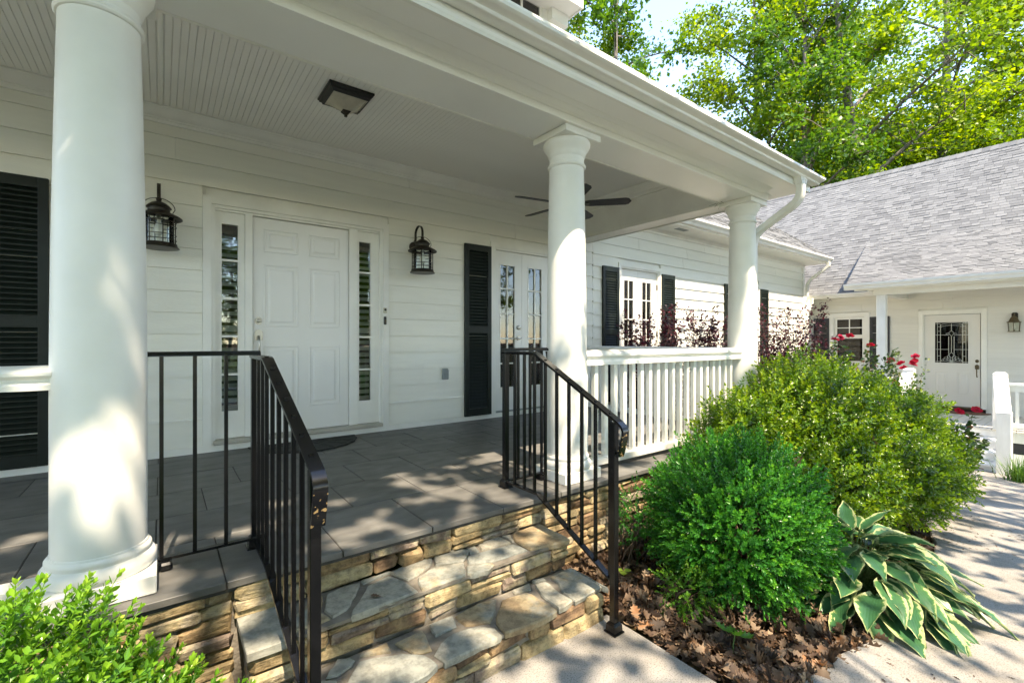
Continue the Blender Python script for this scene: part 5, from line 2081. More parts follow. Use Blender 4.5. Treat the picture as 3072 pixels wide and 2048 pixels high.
# lantern on the wing
wlx = thing('wall_lantern', 'small antique brass carriage lantern right of the leaded glass side door', 'lantern', (XW - 0.014, 1.25, 1.12))
put('wall_plate', MB().cbox(1.205, 1.295, XW - 0.034, XW - 0.0145, 1.30, 1.50, 0.02).swapxy(), M['bronze'], wlx)
put('arm', MB().tube([(XW - 0.03, 1.25, 1.45), (XW - 0.10, 1.25, 1.485), (XW - 0.13, 1.25, 1.44)], 0.008, 8), M['brass'], wlx)
lc = (XW - 0.13, 1.25, 1.12)
put('cap', MB().lathe([(0.004, 0.33), (0.012, 0.31), (0.02, 0.30), (0.05, 0.28), (0.075, 0.22), (0.082, 0.205), (0.115, 0.188), (0.115, 0.182), (0.07, 0.186)], lc, 6), M['brass'], wlx)
put('lamp_glass', MB().lathe([(0.078, 0.012), (0.090, 0.18)], lc, 6), M['lamp_glass'], wlx)
cg = MB()
for k in range(6):
    a = 2 * pi * k / 6
    cg.bar((lc[0] + 0.08 * cos(a), lc[1] + 0.08 * sin(a), 1.13), (lc[0] + 0.092 * cos(a), lc[1] + 0.092 * sin(a), 1.30), 0.009)
put('cage', cg, M['brass'], wlx)
put('bulb', MB().lathe([(0.012, 0.17), (0.015, 0.13), (0.035, 0.09), (0.03, 0.06), (0.008, 0.045)], lc, 14), M['bulb'], wlx, smooth=True)
put('base_ring', MB().lathe([(0.02, -0.004), (0.098, 0.0), (0.098, 0.010), (0.02, 0.012)], lc, 6), M['brass'], wlx)

# ---- deck and its stairs
DX, DZ = 11.20, -0.546
deck = thing('wooden_deck', 'white painted plank deck with four stairs below the side door', 'deck', (12, 1.5, -1.11))
y = -2.4
pk = MB().cbox(DX - 0.03, XW - 0.03, 0, 0.137, DZ - 0.035, DZ, 0.004)
first = None
while y < 3.2:
    if first is None:
        first = put('plank', MBoff(pk, (0, 0, 0)), M['deck'], None)
        first.parent = deck
        p_me = first.data
        first.location = Vector((0, y, 0)) - wloc(deck)
    else:
        put_at('plank', p_me, deck, (0, y, 0))
    y += 0.143
put('deck_skirt', MB().box(DX + 0.004, DX + 0.03, -2.4, 1.17, DZ - 0.20, DZ - 0.0355).box(DX + 0.004, DX + 0.03, 2.40, 3.3, -1.15, DZ - 0.0355)
    .box(DX + 0.2, DX + 0.23, -2.4, 1.17, -1.15, DZ - 0.2), M['white_wood'], deck)
put('lattice_base', MB().box(DX - 0.006, DX + 0.024, -2.4, 1.165, -1.14, -0.93), M['white_wood'], deck)
put('deck_gap_shade', MB().box(DX + 0.05, DX + 0.06, -2.4, 1.165, -0.93, DZ - 0.2005), M['gap_shade'], deck)  # dark sheet in place of the shade in the gap under the deck
put('frame_beam', MB().box(DX + 0.24, DX + 0.28, -2.4, 3.2, DZ - 0.17, DZ - 0.036), M['white_wood'], deck)
SYA, SYB = 1.20, 2.36
for k in range(1, 4):
    xf, z = DX - 0.28 * k, DZ - 0.152 * k
    put('stair_tread', MB().cbox(xf - 0.025, xf + 0.2795, SYA, SYB, z - 0.035, z, 0.005), M['white_wood'], deck)
for k in range(0, 4):
    xf, z = DX - 0.28 * k, DZ - 0.152 * k
    put('riser', MB().box(xf + 0.002, xf + 0.02, SYA + 0.01, SYB - 0.01, z - 0.152 if k < 3 else -1.14, z - 0.0355), M['white_wood'], deck)
for y0 in (SYA - 0.045, SYB + 0.003):
    st = MB()
    st.prism([(DX, DZ - 0.036), (DX, -1.14), (DX - 0.90, -1.14), (DX - 0.88, DZ - 0.46)], 'y', y0, y0 + 0.04)
    put('stringer', st, M['white_wood'], deck)


def newel(parent, x, y, z0, z1, w=0.16):
    h = w / 2
    mb = MB()
    mb.cbox(x - h, x + h, y - h, y + h, z0, z1 - 0.05, 0.006)
    vs = []
    for s_, z in ((h, z1 - 0.0499), (h, z1 - 0.035), (h * 0.62, z1)):
        vs += [(x - s_, y - s_, z), (x + s_, y - s_, z), (x + s_, y + s_, z), (x - s_, y + s_, z)]
    mb.add(vs, [(0, 1, 5, 4), (1, 2, 6, 5), (2, 3, 7, 6), (3, 0, 4, 7), (4, 5, 9, 8), (5, 6, 10, 9), (6, 7, 11, 10), (7, 4, 8, 11), (8, 9, 10, 11)])
    return put('newel_post', mb, M['white_wood'], parent)


dr_ = thing('deck_railing', 'white wooden railing with square newel posts right of the deck stairs', 'railing', (10.8, 1.1, -1.11), 'white wooden railings of the deck stairs')
newel(dr_, 11.22, 1.215, DZ + 0.001, 0.415, 0.165)
newel(dr_, 10.30, 1.072, -1.12, -0.125, 0.165)
mb = MB()
A, B = Vector((11.15, 1.205, 0.33)), Vector((10.37, 1.085, -0.19))
mb.bar(A, B, 0.17, 0.045)
mb.bar(A + Vector((0, 0, -0.08)), B + Vector((0, 0, -0.08)), 0.045, 0.10)
mb.bar(A + Vector((0, 0, -0.66)), B + Vector((0, 0, -0.60)), 0.045, 0.09)
put('stair_rail', mb, M['white_wood'], dr_)
for k in range(1, 6):
    p = A.lerp(B, k / 6)
    put('baluster', MB().box(p.x - 0.02, p.x + 0.02, p.y - 0.02, p.y + 0.02, p.z - 0.60, p.z - 0.06), M['white_wood'], dr_)
put('top_rail', MB().cbox(11.15, 11.29, -2.3, 1.132, 0.20, 0.24, 0.004).cbox(11.20, 11.24, -2.3, 1.132, 0.10, 0.199, 0.004), M['white_wood'], dr_)
put('bottom_rail', MB().cbox(11.19, 11.25, -2.3, 1.132, -0.50, -0.42, 0.004), M['white_wood'], dr_)
y = 1.02
while y > -2.2:
    put('baluster', MB().box(11.20, 11.24, y - 0.02, y + 0.02, -0.4195, 0.0995), M['white_wood'], dr_)
    y -= 0.16
dl_ = thing('deck_railing', 'white wooden railing left of the deck stairs, half hidden by roses', 'railing', (10.8, 2.4, -1.11), 'white wooden railings of the deck stairs')
newel(dl_, 11.22, 2.40, DZ + 0.001, 0.43, 0.165)
newel(dl_, 10.30, 2.42, -1.12, -0.125, 0.165)
put('stair_rail', MB().bar((11.15, 2.40, 0.33), (10.37, 2.42, -0.19), 0.17, 0.045), M['white_wood'], dl_)
put('top_rail', MB().cbox(11.15, 11.29, 2.48, 2.83, 0.20, 0.24, 0.004), M['white_wood'], dl_)
put('bottom_rail', MB().cbox(11.19, 11.25, 2.48, 2.83, -0.50, -0.42, 0.004), M['white_wood'], dl_)
for y in (2.6, 2.72):
    put('baluster', MB().box(11.20, 11.24, y - 0.02, y + 0.02, -0.4195, 0.1995), M['white_wood'], dl_)
t = thing('sensor_box', 'small grey box on the wing wall behind the deck railing', 'outlet', (XW - 0.014, 1.19, -0.05))
put('cover', MB().cbox(1.155, 1.225, XW - 0.05, XW - 0.0145, -0.05, 0.03, 0.004).swapxy(), M['plate_grey'], t)
mb = MB().prism([(2.02 + 0.45 * cos(pi * k / 14), 13.33 - 0.42 * sin(pi * k / 14)) for k in range(15)][::-1], 'z', DZ + 0.002, DZ + 0.02)
dm2 = put('doormat', mb.swapxy(), M['rug'])
tag(dm2, 'brown half round doormat on the deck at the side door', 'doormat')

# ================================================================== PLANTS


def leaf_tmpl(L, w, fold=0.18, droop=0.10, peak=0.45):
    """Oval leaf along +Y from the origin, folded along its midrib: 6 triangles."""
    v = [(0, 0, 0), (-w / 2, peak * L, 0), (w / 2, peak * L, 0), (0, peak * L, -fold * w), (0, L, -droop * L),
         (-w * 0.36, 0.78 * L, -droop * L * 0.4), (w * 0.36, 0.78 * L, -droop * L * 0.4)]
    f = [(0, 3, 1), (0, 2, 3), (1, 3, 5), (3, 2, 6), (3, 4, 5), (3, 6, 4)]
    return np.array(v, dtype=np.float32), np.array(f, dtype=np.int32)


def rot_to(d, n_hint):
    """3x3 with Y along d and Z near n_hint."""
    d = np.array(d, float)
    d /= np.linalg.norm(d)
    z = np.array(n_hint, float)
    z -= d * z.dot(d)
    if np.linalg.norm(z) < 1e-4:
        z = np.array([1.0, 0, 0]) - d * d[0]
    z /= np.linalg.norm(z)
    x = np.cross(d, z)
    return np.stack([x, d, z], axis=1)


def sprig(L, pairs, ll, lw, opposite=True, stem=0.0009, open_=60, tip=True):
    """A twig along +Z with leaves on it. Returns verts, tris, tint (young leaves near the tip are lighter)."""
    V, T, C = [], [], []
    lv, lf = leaf_tmpl(ll, lw)
    n = 0

    def add(v, f, c):
        nonlocal n
        V.append(v)
        T.append(f + n)
        C.append(np.full(len(v), c))
        n += len(v)
    bend = rng.normal(size=2) * 0.15
    for k in range(pairs):
        t = (k + 0.6) / pairs
        p = np.array([bend[0] * L * t * t, bend[1] * L * t * t, L * t])
        az = k * pi / 2 + rng.normal() * 0.25
        for s_ in ((0, pi) if opposite else (rng.uniform(0, pi),)):
            op = radians(open_ - 28 * t + rng.normal() * 10)
            a = az + s_
            d = np.array([sin(op) * cos(a), sin(op) * sin(a), cos(op)])
            up = np.array([-cos(op) * cos(a), -cos(op) * sin(a), sin(op)])
            R = rot_to(d, up + rng.normal(size=3) * 0.18)
            sc = rng.uniform(0.8, 1.15) * (1.0 - 0.35 * max(0, t - 0.75) / 0.25)
            add((R @ (lv * sc).T).T + p, lf, min(0.45, 0.08 + 0.34 * t ** 2 + rng.uniform(-0.05, 0.05)))
    if tip:
        p = np.array([bend[0] * L, bend[1] * L, L])
        for a in (0.5, 2.6, 4.7):
            d = np.array([0.35 * cos(a), 0.35 * sin(a), 1.0])
            add((rot_to(d, (-cos(a), -sin(a), 0.3)) @ (lv * 0.7).T).T + p, lf, 0.46)
    # stem: thin three sided
    sv, sf = [], []
    for i, t in enumerate((0, 0.5, 1.0)):
        for k in range(3):
            a = 2 * pi * k / 3
            sv.append((bend[0] * L * t * t + stem * cos(a), bend[1] * L * t * t + stem * sin(a), L * t))
    for i in range(2):
        for k in range(3):
            a, b = i * 3 + k, i * 3 + (k + 1) % 3
            sf += [(a, b, b + 3), (a, b + 3, a + 3)]
    add(np.array(sv, dtype=np.float32), np.array(sf, dtype=np.int32), 0.15)
    return np.concatenate(V), np.concatenate(T), np.concatenate(C)


def lobes_sample(lobes, n, rmin=0.72, rmax=1.03, lump=0.16, lf=2.3, zmin=None, seed=0.0, below=-0.9):
    """Points near the surface of a union of ellipsoids, with outward directions."""
    P, D = [], []
    vol = np.array([l[3] * l[4] + l[4] * l[5] + l[3] * l[5] for l in lobes])
    vol = vol / vol.sum()
    got = 0
    while got < n:
        k = rng.choice(len(lobes), p=vol)
        c = np.array(lobes[k][:3])
        r = np.array(lobes[k][3:6])
        d = rng.normal(size=3)
        d /= np.linalg.norm(d)
        if d[2] < below:
            continue
        rr = rng.uniform(rmin, rmax) if rng.random() < 0.75 else rng.uniform(0.35, rmin)
        h = 1 + lump * noise.noise((d[0] * lf + seed + k * 9, d[1] * lf, d[2] * lf)) * 1.6
        p = c + d * r * rr * h
        if zmin is not None and p[2] < zmin:
            continue
        inside = False
        for j, l in enumerate(lobes):
            if j != k:
                q = (p - np.array(l[:3])) / np.array(l[3:6])
                if q.dot(q) < 0.62:
                    inside = True
                    break
        if inside:
            continue
        nrm = d / r
        nrm /= np.linalg.norm(nrm)
        P.append(p)
        D.append(nrm)
        got += 1
    return np.array(P), np.array(D)


def stems_mesh(base, P, n, rad=0.008, wob=0.04):
    mb = MB()
    idx = rng.choice(len(P), size=min(n, len(P)), replace=False)
    for i in idx:
        b = Vector(base) + Vector((rng.normal() * 0.06, rng.normal() * 0.06, 0))
        e = b.lerp(Vector(P[i]), 0.93)
        m = b.lerp(e, 0.5) + Vector((rng.normal() * wob, rng.normal() * wob, abs(rng.normal()) * wob + 0.05))
        mb.tube([b, b.lerp(m, 0.55) + Vector((0, 0, 0.03)), m, m.lerp(e, 0.6), e], [rad, rad * 0.8, rad * 0.6, rad * 0.35, rad * 0.15], 5, cap=False)
    return mb


def shrub(name, label, cat, base, lobes, nsprig, tmpl, mat, up=0.45, rnd=0.45, n_single=0, stems=30, zmin=None, group=None, seed=0.0, lump=0.16,
          size=(0.8, 1.2), below=-0.9, tint_noise=0.0, single_name='sprig', extra=None):
    t = thing(name, label, cat, base, group)
    P, D = lobes_sample(lobes, nsprig, zmin=zmin, seed=seed, lump=lump, below=below)
    Z = D + np.array([0, 0, up]) + rng.normal(size=D.shape) * rnd
    R = frames(Z)
    S = rng.uniform(size[0], size[1], size=nsprig)
    dist = np.linalg.norm(P - np.array([0, 0, HC]), axis=1) - (D @ np.array([0, 0, 0.2])) + 0.15 * np.maximum(0, (D * (P - np.array([0, 0, HC]))).sum(1))
    order = np.argsort(dist)
    which = rng.integers(0, len(tmpl), size=nsprig)
    meshes = []
    for k, (tv, tf, tcv) in enumerate(tmpl):
        meshes.append(arr_mesh(single_name, tv, tf, tcv, mat))
    for i in order[:n_single]:
        m4 = Matrix(R[i].tolist()).to_euler()
        put_at(single_name, meshes[which[i]], t, P[i].tolist(), m4, (S[i],) * 3)
    rest = order[n_single:]
    VV, TT, CC = [], [], []
    o = 0
    for k, (tv, tf, tcv) in enumerate(tmpl):
        idx = rest[which[rest] == k]
        if not len(idx):
            continue
        v, f = scatter(tv, tf, R[idx], P[idx], S[idx])
        c = np.tile(tcv, len(idx)) + np.repeat(rng.uniform(0, 0.55, size=len(idx)), len(tcv))
        VV.append(v)
        TT.append(f + o)
        CC.append(c)
        o += len(v)
    V = np.concatenate(VV) - np.array(base)
    me = arr_mesh('foliage', V, np.concatenate(TT), np.concatenate(CC), mat_mass(mat))
    f = bpy.data.objects.new('foliage', me)
    COL.objects.link(f)
    f.parent = t
    f['kind'] = 'stuff'
    if stems:
        put('stem', stems_mesh(base, P, stems), M['twig'], t, smooth=True)
    return t


_mass = {}


def mat_mass(m):
    """The same leaf material without the per-object number (the joined foliage carries it per leaf)."""
    if m.name in _mass:
        return _mass[m.name]
    c = m.copy()
    c.name = m.name + '_mass'
    for n in c.node_tree.nodes:
        if n.type == 'MATH' and n.operation == 'MULTIPLY_ADD':
            n.inputs[1].default_value = 0.0
    _mass[m.name] = c
    return c


# ---- boxwoods
tm_near = [sprig(0.090, 6, 0.026, 0.0135, stem=0.0011) for _ in range(8)]
shrub('boxwood', 'bright yellow green boxwood cut by the lower left corner of the frame', 'shrub', (-0.30, 1.42, -0.52),
      [(-0.43, 1.42, -0.08, 0.42, 0.40, 0.41), (-0.14, 1.33, -0.25, 0.29, 0.34, 0.37)], 3000, tm_near, M['box_leaf_bright'], up=0.8, rnd=0.32, n_single=300, stems=45,
      zmin=-0.50, seed=3.0, lump=0.10, group=None)
tm_box = [sprig(0.120, 8, 0.028, 0.0125, stem=0.0012, open_=52) for _ in range(8)]
shrub('boxwood', 'round emerald green boxwood in the bed between the steps and the hosta', 'shrub', (2.84, 1.40, -0.55),
      [(2.78, 1.42, -0.14, 0.46, 0.43, 0.40), (2.66, 1.35, -0.20, 0.37, 0.34, 0.32), (2.92, 1.36, -0.22, 0.34, 0.34, 0.31)], 3200, tm_box, M['box_leaf'], up=0.40, rnd=0.30,
      n_single=300, stems=60, zmin=-0.50, seed=5.0, lump=0.15, size=(0.82, 1.08), below=-0.75)
tm_small = [sprig(0.07, 6, 0.016, 0.009, stem=0.001) for _ in range(4)]
shrub('young_boxwood', 'thin young boxwood against the stone wall behind the right iron railing', 'shrub', (2.42, 1.92, -0.53),
      [(2.46, 1.88, -0.22, 0.13, 0.12, 0.22)], 150, tm_small, M['box_leaf'], up=0.9, rnd=0.5, stems=14, zmin=-0.45, seed=8.0, lump=0.3)
tm_arm = [sprig(0.09, 8, 0.017, 0.009, stem=0.001) for _ in range(3)]
shrub('boxwood_shoot', 'fresh green shoots spilling over dead leaves at the foot of the big boxwood', 'shrub', (2.24, 1.40, -0.52),
      [(2.22, 1.36, -0.37, 0.16, 0.10, 0.09)], 120, tm_arm, M['box_leaf_bright'], up=0.1, rnd=0.6, stems=10, zmin=-0.50, seed=9.0)

# ---- sprawling shrub
tm_sh = [sprig(0.13, 7, 0.032, 0.016, stem=0.0013, open_=66) for _ in range(6)]
shrub('spreading_shrub', 'wide mounded small leaved shrub in front of the far porch column', 'shrub', (4.9, 1.75, -0.70),
      [(4.85, 1.78, 0.00, 0.95, 0.60, 0.72), (3.85, 1.88, -0.04, 0.60, 0.28, 0.48), (5.60, 1.50, -0.12, 0.85, 0.55, 0.60), (6.12, 1.30, -0.34, 0.50, 0.42, 0.42),
       (4.3, 1.45, -0.25, 0.75, 0.40, 0.42), (5.2, 1.25, -0.30, 0.75, 0.40, 0.45)],
      7500, tm_sh, M['shrub_leaf'], up=0.45, rnd=0.55, stems=110, zmin=-0.72, seed=12.0, lump=0.14, size=(0.75, 1.3), below=-0.6)

# ---- purple shrubs beyond the porch end


def twiggy(name, label, cat, base, n, h, spread, lv, lf, mat, leaf_n, size=(0.8, 1.2), lean=(0, 0), tlo=0.25, group=None, stem_mat='twig', rad=0.005):
    """Upright arching twigs carrying small leaves."""
    t = thing(name, label, cat, base, group)
    st = MB()
    P, R, S = [], [], []
    for k in range(n):
        a = rng.uniform(0, 2 * pi)
        sp = spread * sqrt(rng.random())
        hh = h * rng.uniform(0.55, 1.0)
        b = Vector(base) + Vector((cos(a) * sp * 0.25, sin(a) * sp * 0.25, 0))
        e = Vector(base) + Vector((cos(a) * sp + lean[0], sin(a) * sp + lean[1], hh))
        m = b.lerp(e, 0.5) + Vector((-cos(a) * sp * 0.1, -sin(a) * sp * 0.1, 0.08 * h))
        pts = []
        for i in range(9):
            q = i / 8
            pts.append(b * (1 - q) ** 2 + m * 2 * q * (1 - q) + e * q * q + Vector((rng.normal() * .008, rng.normal() * .008, 0)))
        st.tube(pts, [rad * (1 - 0.85 * i / 8) for i in range(9)], 4, cap=False)
        for j in range(leaf_n):
            q = rng.uniform(tlo, 1.0)
            i = min(7, int(q * 8))
            p = pts[i].lerp(pts[i + 1], q * 8 - i)
            tw = rng.normal(size=3) * 0.030 * (1.3 - q) * h
            d = rng.normal(size=3) + np.array([cos(a), sin(a), 0.5])
            P.append(np.array(p) + tw)
            R.append(rot_to(d, rng.normal(size=3) * 0.6 + np.array([0, 0, 1])))
            S.append(rng.uniform(*size))
    V, T = scatter(lv, lf, np.array(R), np.array(P), np.array(S))
    me = arr_mesh('foliage', V - np.array(base), T, np.repeat(rng.random(len(P)) ** 1.4, len(lv)), mat)
    f = bpy.data.objects.new('foliage', me)
    COL.objects.link(f)
    f.parent = t
    f['kind'] = 'stuff'
    put('stem', st, M[stem_mat], t, smooth=True)
    return t


lv_p, lf_p = leaf_tmpl(0.050, 0.029)
for (x, y, n, h, s, lab) in ((5.55, 4.1, 46, 2.25, 0.50, 'dark purple leaved shrub by the french door beyond the porch end'),
                             (6.6, 3.95, 64, 2.35, 0.55, 'dark purple leaved shrub in front of the right shutter of the second french door'),
                             (8.5, 3.45, 76, 2.65, 0.62, 'tall dark purple shrub right of the far porch column against the sunlit siding'),
                             (9.9, 3.65, 54, 2.2, 0.62, 'low dark purple shrub beside the corner downspout')):
    twiggy('purple_shrub', lab, 'shrub', (x, y, gz(x) - 0.03), n, h, s, lv_p, lf_p, M['purple_leaf'], 130, tlo=0.15, rad=0.007, group='purple shrubs along the house wall')

# ---- roses


def rose_flower(parent, p, r=0.04):
    V, T, C = [], [], []
    o = 0
    for ring, (cnt, op, sc) in enumerate(((3, 18, 0.7), (5, 45, 0.95), (5, 75, 1.1))):
        for k in range(cnt):
            a = 2 * pi * k / cnt + ring * 0.6 + rng.normal() * 0.15
            o_ = radians(op + rng.normal() * 8)
            d = np.array([sin(o_) * cos(a), sin(o_) * sin(a), cos(o_)])
            upv = np.array([-cos(o_) * cos(a), -cos(o_) * sin(a), sin(o_)])
            lv, lf = leaf_tmpl(r * sc, r * sc * 1.05, fold=-0.25, droop=-0.12, peak=0.6)
            V.append((rot_to(d, upv) @ lv.T).T)
            T.append(lf + o)
            C.append(np.full(len(lv), rng.uniform(0.1, 1.0)))
            o += len(lv)
    q = Vector(p) - wloc(parent)
    Rm = np.array(Matrix.Rotation(rng.normal() * 0.5, 3, 'X') @ Matrix.Rotation(rng.normal() * 0.5, 3, 'Y'))
    me = arr_mesh('flower', (Rm @ np.concatenate(V).T).T, np.concatenate(T), np.concatenate(C), M['rose_petal'])
    f = bpy.data.objects.new('flower', me)
    COL.objects.link(f)
    f.parent = parent
    f.location = q


lv_r, lf_r = leaf_tmpl(0.055, 0.036)
g_ = 'red rose bushes in the court'
r1 = twiggy('rose_bush', 'rose bush with red blooms in front of the wing window', 'rose bush', (8.25, 2.50, gz(8.25)), 40, 1.90, 0.62, lv_r, lf_r, M['rose_leaf'], 80,
            group=g_, tlo=0.5, rad=0.006)
for p in ((7.98, 2.50, 0.98), (8.08, 2.60, 0.95), (8.12, 2.42, 1.0), (8.8, 2.35, 0.86)):
    rose_flower(r1, p, 0.06)
r2 = twiggy('rose_bush', 'open leggy rose bush with a cluster of red blooms left of the side door', 'rose bush', (9.4, 2.15, gz(9.4)), 26, 1.80, 0.60, lv_r, lf_r, M['rose_leaf'], 46,
            group=g_, tlo=0.5, rad=0.006)
for p in ((9.30, 2.22, 0.62), (9.45, 2.12, 0.57), (9.62, 1.98, 0.68), (9.55, 2.0, 0.55), (9.42, 2.08, 0.50), (9.3, 2.16, 0.25), (9.66, 2.0, 0.60)):
    rose_flower(r2, p, 0.062)
r3 = twiggy('rose_bush', 'small rose with two red blooms low in front of the deck stairs', 'rose bush', (7.7, 1.20, gz(7.7)), 14, 1.04, 0.26, lv_r, lf_r, M['rose_leaf'], 40,
            group=g_, tlo=0.45, rad=0.006, size=(0.9, 1.5))
for p in ((7.72, 1.03, 0.11), (7.62, 1.17, 0.08)):
    rose_flower(r3, p, 0.055)

# ---- hosta
hosta = thing('hosta', 'broad leaved hosta with cream edged green leaves spilling onto the path', 'hosta', (3.32, 0.98, -0.60))


def hosta_leaf(L, w, arch, cup, wave):
    nu, nv = 8, 6
    vs, ti = [], []
    for i in range(nu + 1):
        u = i / nu
        half = w * 0.5 * (sin(pi * min(1, (u * 1.02 + 0.02) ** 0.72)) ** 0.85 if 0 < u < 1 else 0.02)
        if i == nu:
            half = 0.0015
        if i == 0:
            half = 0.012
        y = L * (u - 0.10 * arch * u * u)
        z = -arch * L * 0.55 * u * u + 0.10 * L * u
        for j in range(nv + 1):
            s_ = -1 + 2 * j / nv
            zz = z + cup * w * (s_ * s_) * (1 - 0.3 * u) + wave * 0.01 * sin(u * 15 + s_ * 2.0) * abs(s_)
            vs.append((s_ * half, y, zz))
            e = abs(s_)
            ti.append(max(e, 0.85 * (2 * u - 1) ** 8) if i < nu else 1.0)
    q = []
    for i in range(nu):
        for j in range(nv):
            a = i * (nv + 1) + j
            q += [(a, a + 1, a + nv + 2), (a, a + nv + 2, a + nv + 1)]
    return arr_mesh('leaf', np.array(vs), np.array(q), np.array(ti), M['hosta'], smooth=True)


hl = [hosta_leaf(rng.uniform(0.24, 0.31), rng.uniform(0.105, 0.14), rng.uniform(0.30, 0.65), rng.uniform(0.05, 0.2), rng.uniform(0.2, 1.0)) for _ in range(9)]
pet = MB()
hb = Vector((3.30, 0.96, -0.58))
cnt = 0
for ring, (n, rad, z, el) in enumerate(((36, 0.58, -0.47, -0.18), (36, 0.50, -0.41, -0.26), (32, 0.42, -0.35, -0.22), (26, 0.30, -0.28, -0.08), (16, 0.17, -0.25, 0.12), (5, 0.06, -0.22, 0.6))):
    for k in range(n):
        a = 2 * pi * (k + 0.5 * (ring % 2)) / n + rng.normal() * 0.12
        if sin(a) > 0.75 and ring < 2:
            continue
        rr = rad * rng.uniform(0.85, 1.12)
        st = hb + Vector((cos(a) * rr * 0.62 * 1.18, sin(a) * rr * 0.62, (z + 0.58) + rng.normal() * 0.025))
        elv = el + rng.normal() * 0.14
        yaw = a - pi / 2 - 0.25 + rng.normal() * 0.16
        # leaf runs along local +Y: turn Y to the outward azimuth, then tip it
        Rm = Matrix.Rotation(yaw, 3, 'Z') @ Matrix.Rotation(elv, 3, 'X') @ Matrix.Rotation(rng.normal() * 0.28, 3, 'Y')
        s_ = rng.uniform(0.85, 1.12) * (1.0 if ring < 5 else 0.9)
        put_at('leaf', hl[cnt % len(hl)], hosta, st, Rm.to_euler(), (s_,) * 3)
        cnt += 1
        b = hb + Vector((rng.normal() * 0.03, rng.normal() * 0.03, 0))
        pet.tube([b, b.lerp(st, 0.5) + Vector((0, 0, 0.05)), st], [0.005, 0.004, 0.003], 5, cap=False)
put('stalks', pet, M['petiole'], hosta, kind='stuff', smooth=True)

# ---- dead leaves
OAK = [(0, 0), (0.05, 0.10), (0.16, 0.16), (0.10, 0.26), (0.30, 0.36), (0.15, 0.46), (0.34, 0.62), (0.16, 0.68), (0.22, 0.82), (0.08, 0.86), (0, 1.0)]


def oak_tmpl(L, curl, twist, fold):
    v = []
    for s_ in (1, -1):
        for x, y in OAK:
            v.append((s_ * x, y))
    pts = []
    for y in (0, 0.3, 0.5, 0.66, 0.85, 1.0):
        pts.append((0, y))
    V = []
    for x, y in v + pts:
        z = curl * (y - 0.4) ** 2 + fold * abs(x) + twist * x * (y - 0.5) + 0.9 * curl * x * x * 2
        V.append((x * L, (y - 0.4) * L, z * L))
    T = []
    n = len(OAK)
    mid = [22, 22, 22, 23, 23, 24, 24, 25, 25, 26, 27]
    for s_ in range(2):
        o = s_ * n
        for i in range(n - 1):
            a, b, m1, m2 = o + i, o + i + 1, mid[i], mid[i + 1]
            t1 = (a, b, m1) if s_ == 0 else (b, a, m1)
            T.append(t1)
            if m1 != m2:
                T.append((b, m2, m1) if s_ == 0 else (m2, b, m1))
    return np.array(V, dtype=np.float32), np.array(T, dtype=np.int32)


oaks = [oak_tmpl(1.0, rng.uniform(-0.5, 0.9), rng.uniform(-0.9, 0.9), rng.uniform(-0.1, 0.45)) for _ in range(8)]
oaks = oaks + [(v * np.array([sx, 1.0, sz]), f) for (v, f), sx, sz in zip(oaks, (0.55, 0.7, 0.8, 1.25, 0.45, 0.9, 0.65, 1.1), (1.6, 0.6, 1.4, 0.8, 2.2, 1.0, 1.8, 0.5))]


def bed_ok(x, y):
    if 1.86 < x < 5.0:
        yl = np.interp(x, [p[0] for p in YU], [p[1] for p in YU])
        return yl - 0.03 < y < 2.09
    if 5.0 <= x < 10.0:
        yl = np.interp(x, [p[0] for p in YU2] + [8.6, 9.6, 10.4], [p[1] for p in YU2] + [1.55, 1.9, 2.5])
        return yl < y < 3.4
    if -1.2 < x < 0.26:
        return 1.62 < y < 2.09
    return False


def litter(n, name, label):
    P, Z, S = [], [], []
    while len(P) < n:
        r = rng.random()
        if r < 0.66:
            x, y = rng.uniform(1.86, 3.6), rng.uniform(0.72, 2.09)
        elif r < 0.80:
            x, y = rng.uniform(-1.1, 0.26), rng.uniform(1.62, 2.09)
        else:
            x, y = rng.uniform(3.6, 8.5), rng.uniform(0.8, 2.6)
        if not bed_ok(x, y):
            continue
        P.append((x, y, gz(x) - 0.018 + abs(rng.normal()) * 0.022 + (0.03 if y > 1.2 else 0.0) * rng.random()))
        Z.append(np.array([0, 0, 1.0]) + rng.normal(size=3) * 0.55)
        S.append(rng.choice((0.022, 0.045, 0.06, 0.075, 0.095)) * rng.uniform(0.8, 1.2) if x < 3.6 else rng.uniform(0.04, 0.11))
    P, Z, S = np.array(P), np.array(Z), np.array(S)
    R = frames(Z)
    which = rng.integers(0, len(oaks), n)
    VV, TT, CC, o = [], [], [], 0
    for k, (tv, tf) in enumerate(oaks):
        idx = np.where(which == k)[0]
        v, f = scatter(tv, tf, R[idx], P[idx], S[idx])
        VV.append(v)
        TT.append(f + o)
        CC.append(np.repeat(rng.random(len(idx)), len(tv)))
        o += len(v)
    me = arr_mesh(name, np.concatenate(VV), np.concatenate(TT), np.concatenate(CC), M['dead_leaf'])
    ob = bpy.data.objects.new(name, me)
    COL.objects.link(ob)
    tag(ob, label, None, kind='stuff')


litter(8500, 'leaf_litter', 'brown dry oak leaves covering the soil of the planting beds')


def one_leaf(loc, rot, size, label, k, mat='dead_leaf', tint=0.75):
    tv, tf = oaks[k]
    me = arr_mesh('dead_leaf', tv * size, tf, np.full(len(tv), tint), M[mat])
    o = bpy.data.objects.new('dead_leaf', me)
    COL.objects.link(o)
    o.location = loc
    o.rotation_euler = rot
    return tag(o, label, 'leaf', 'single dead leaves')


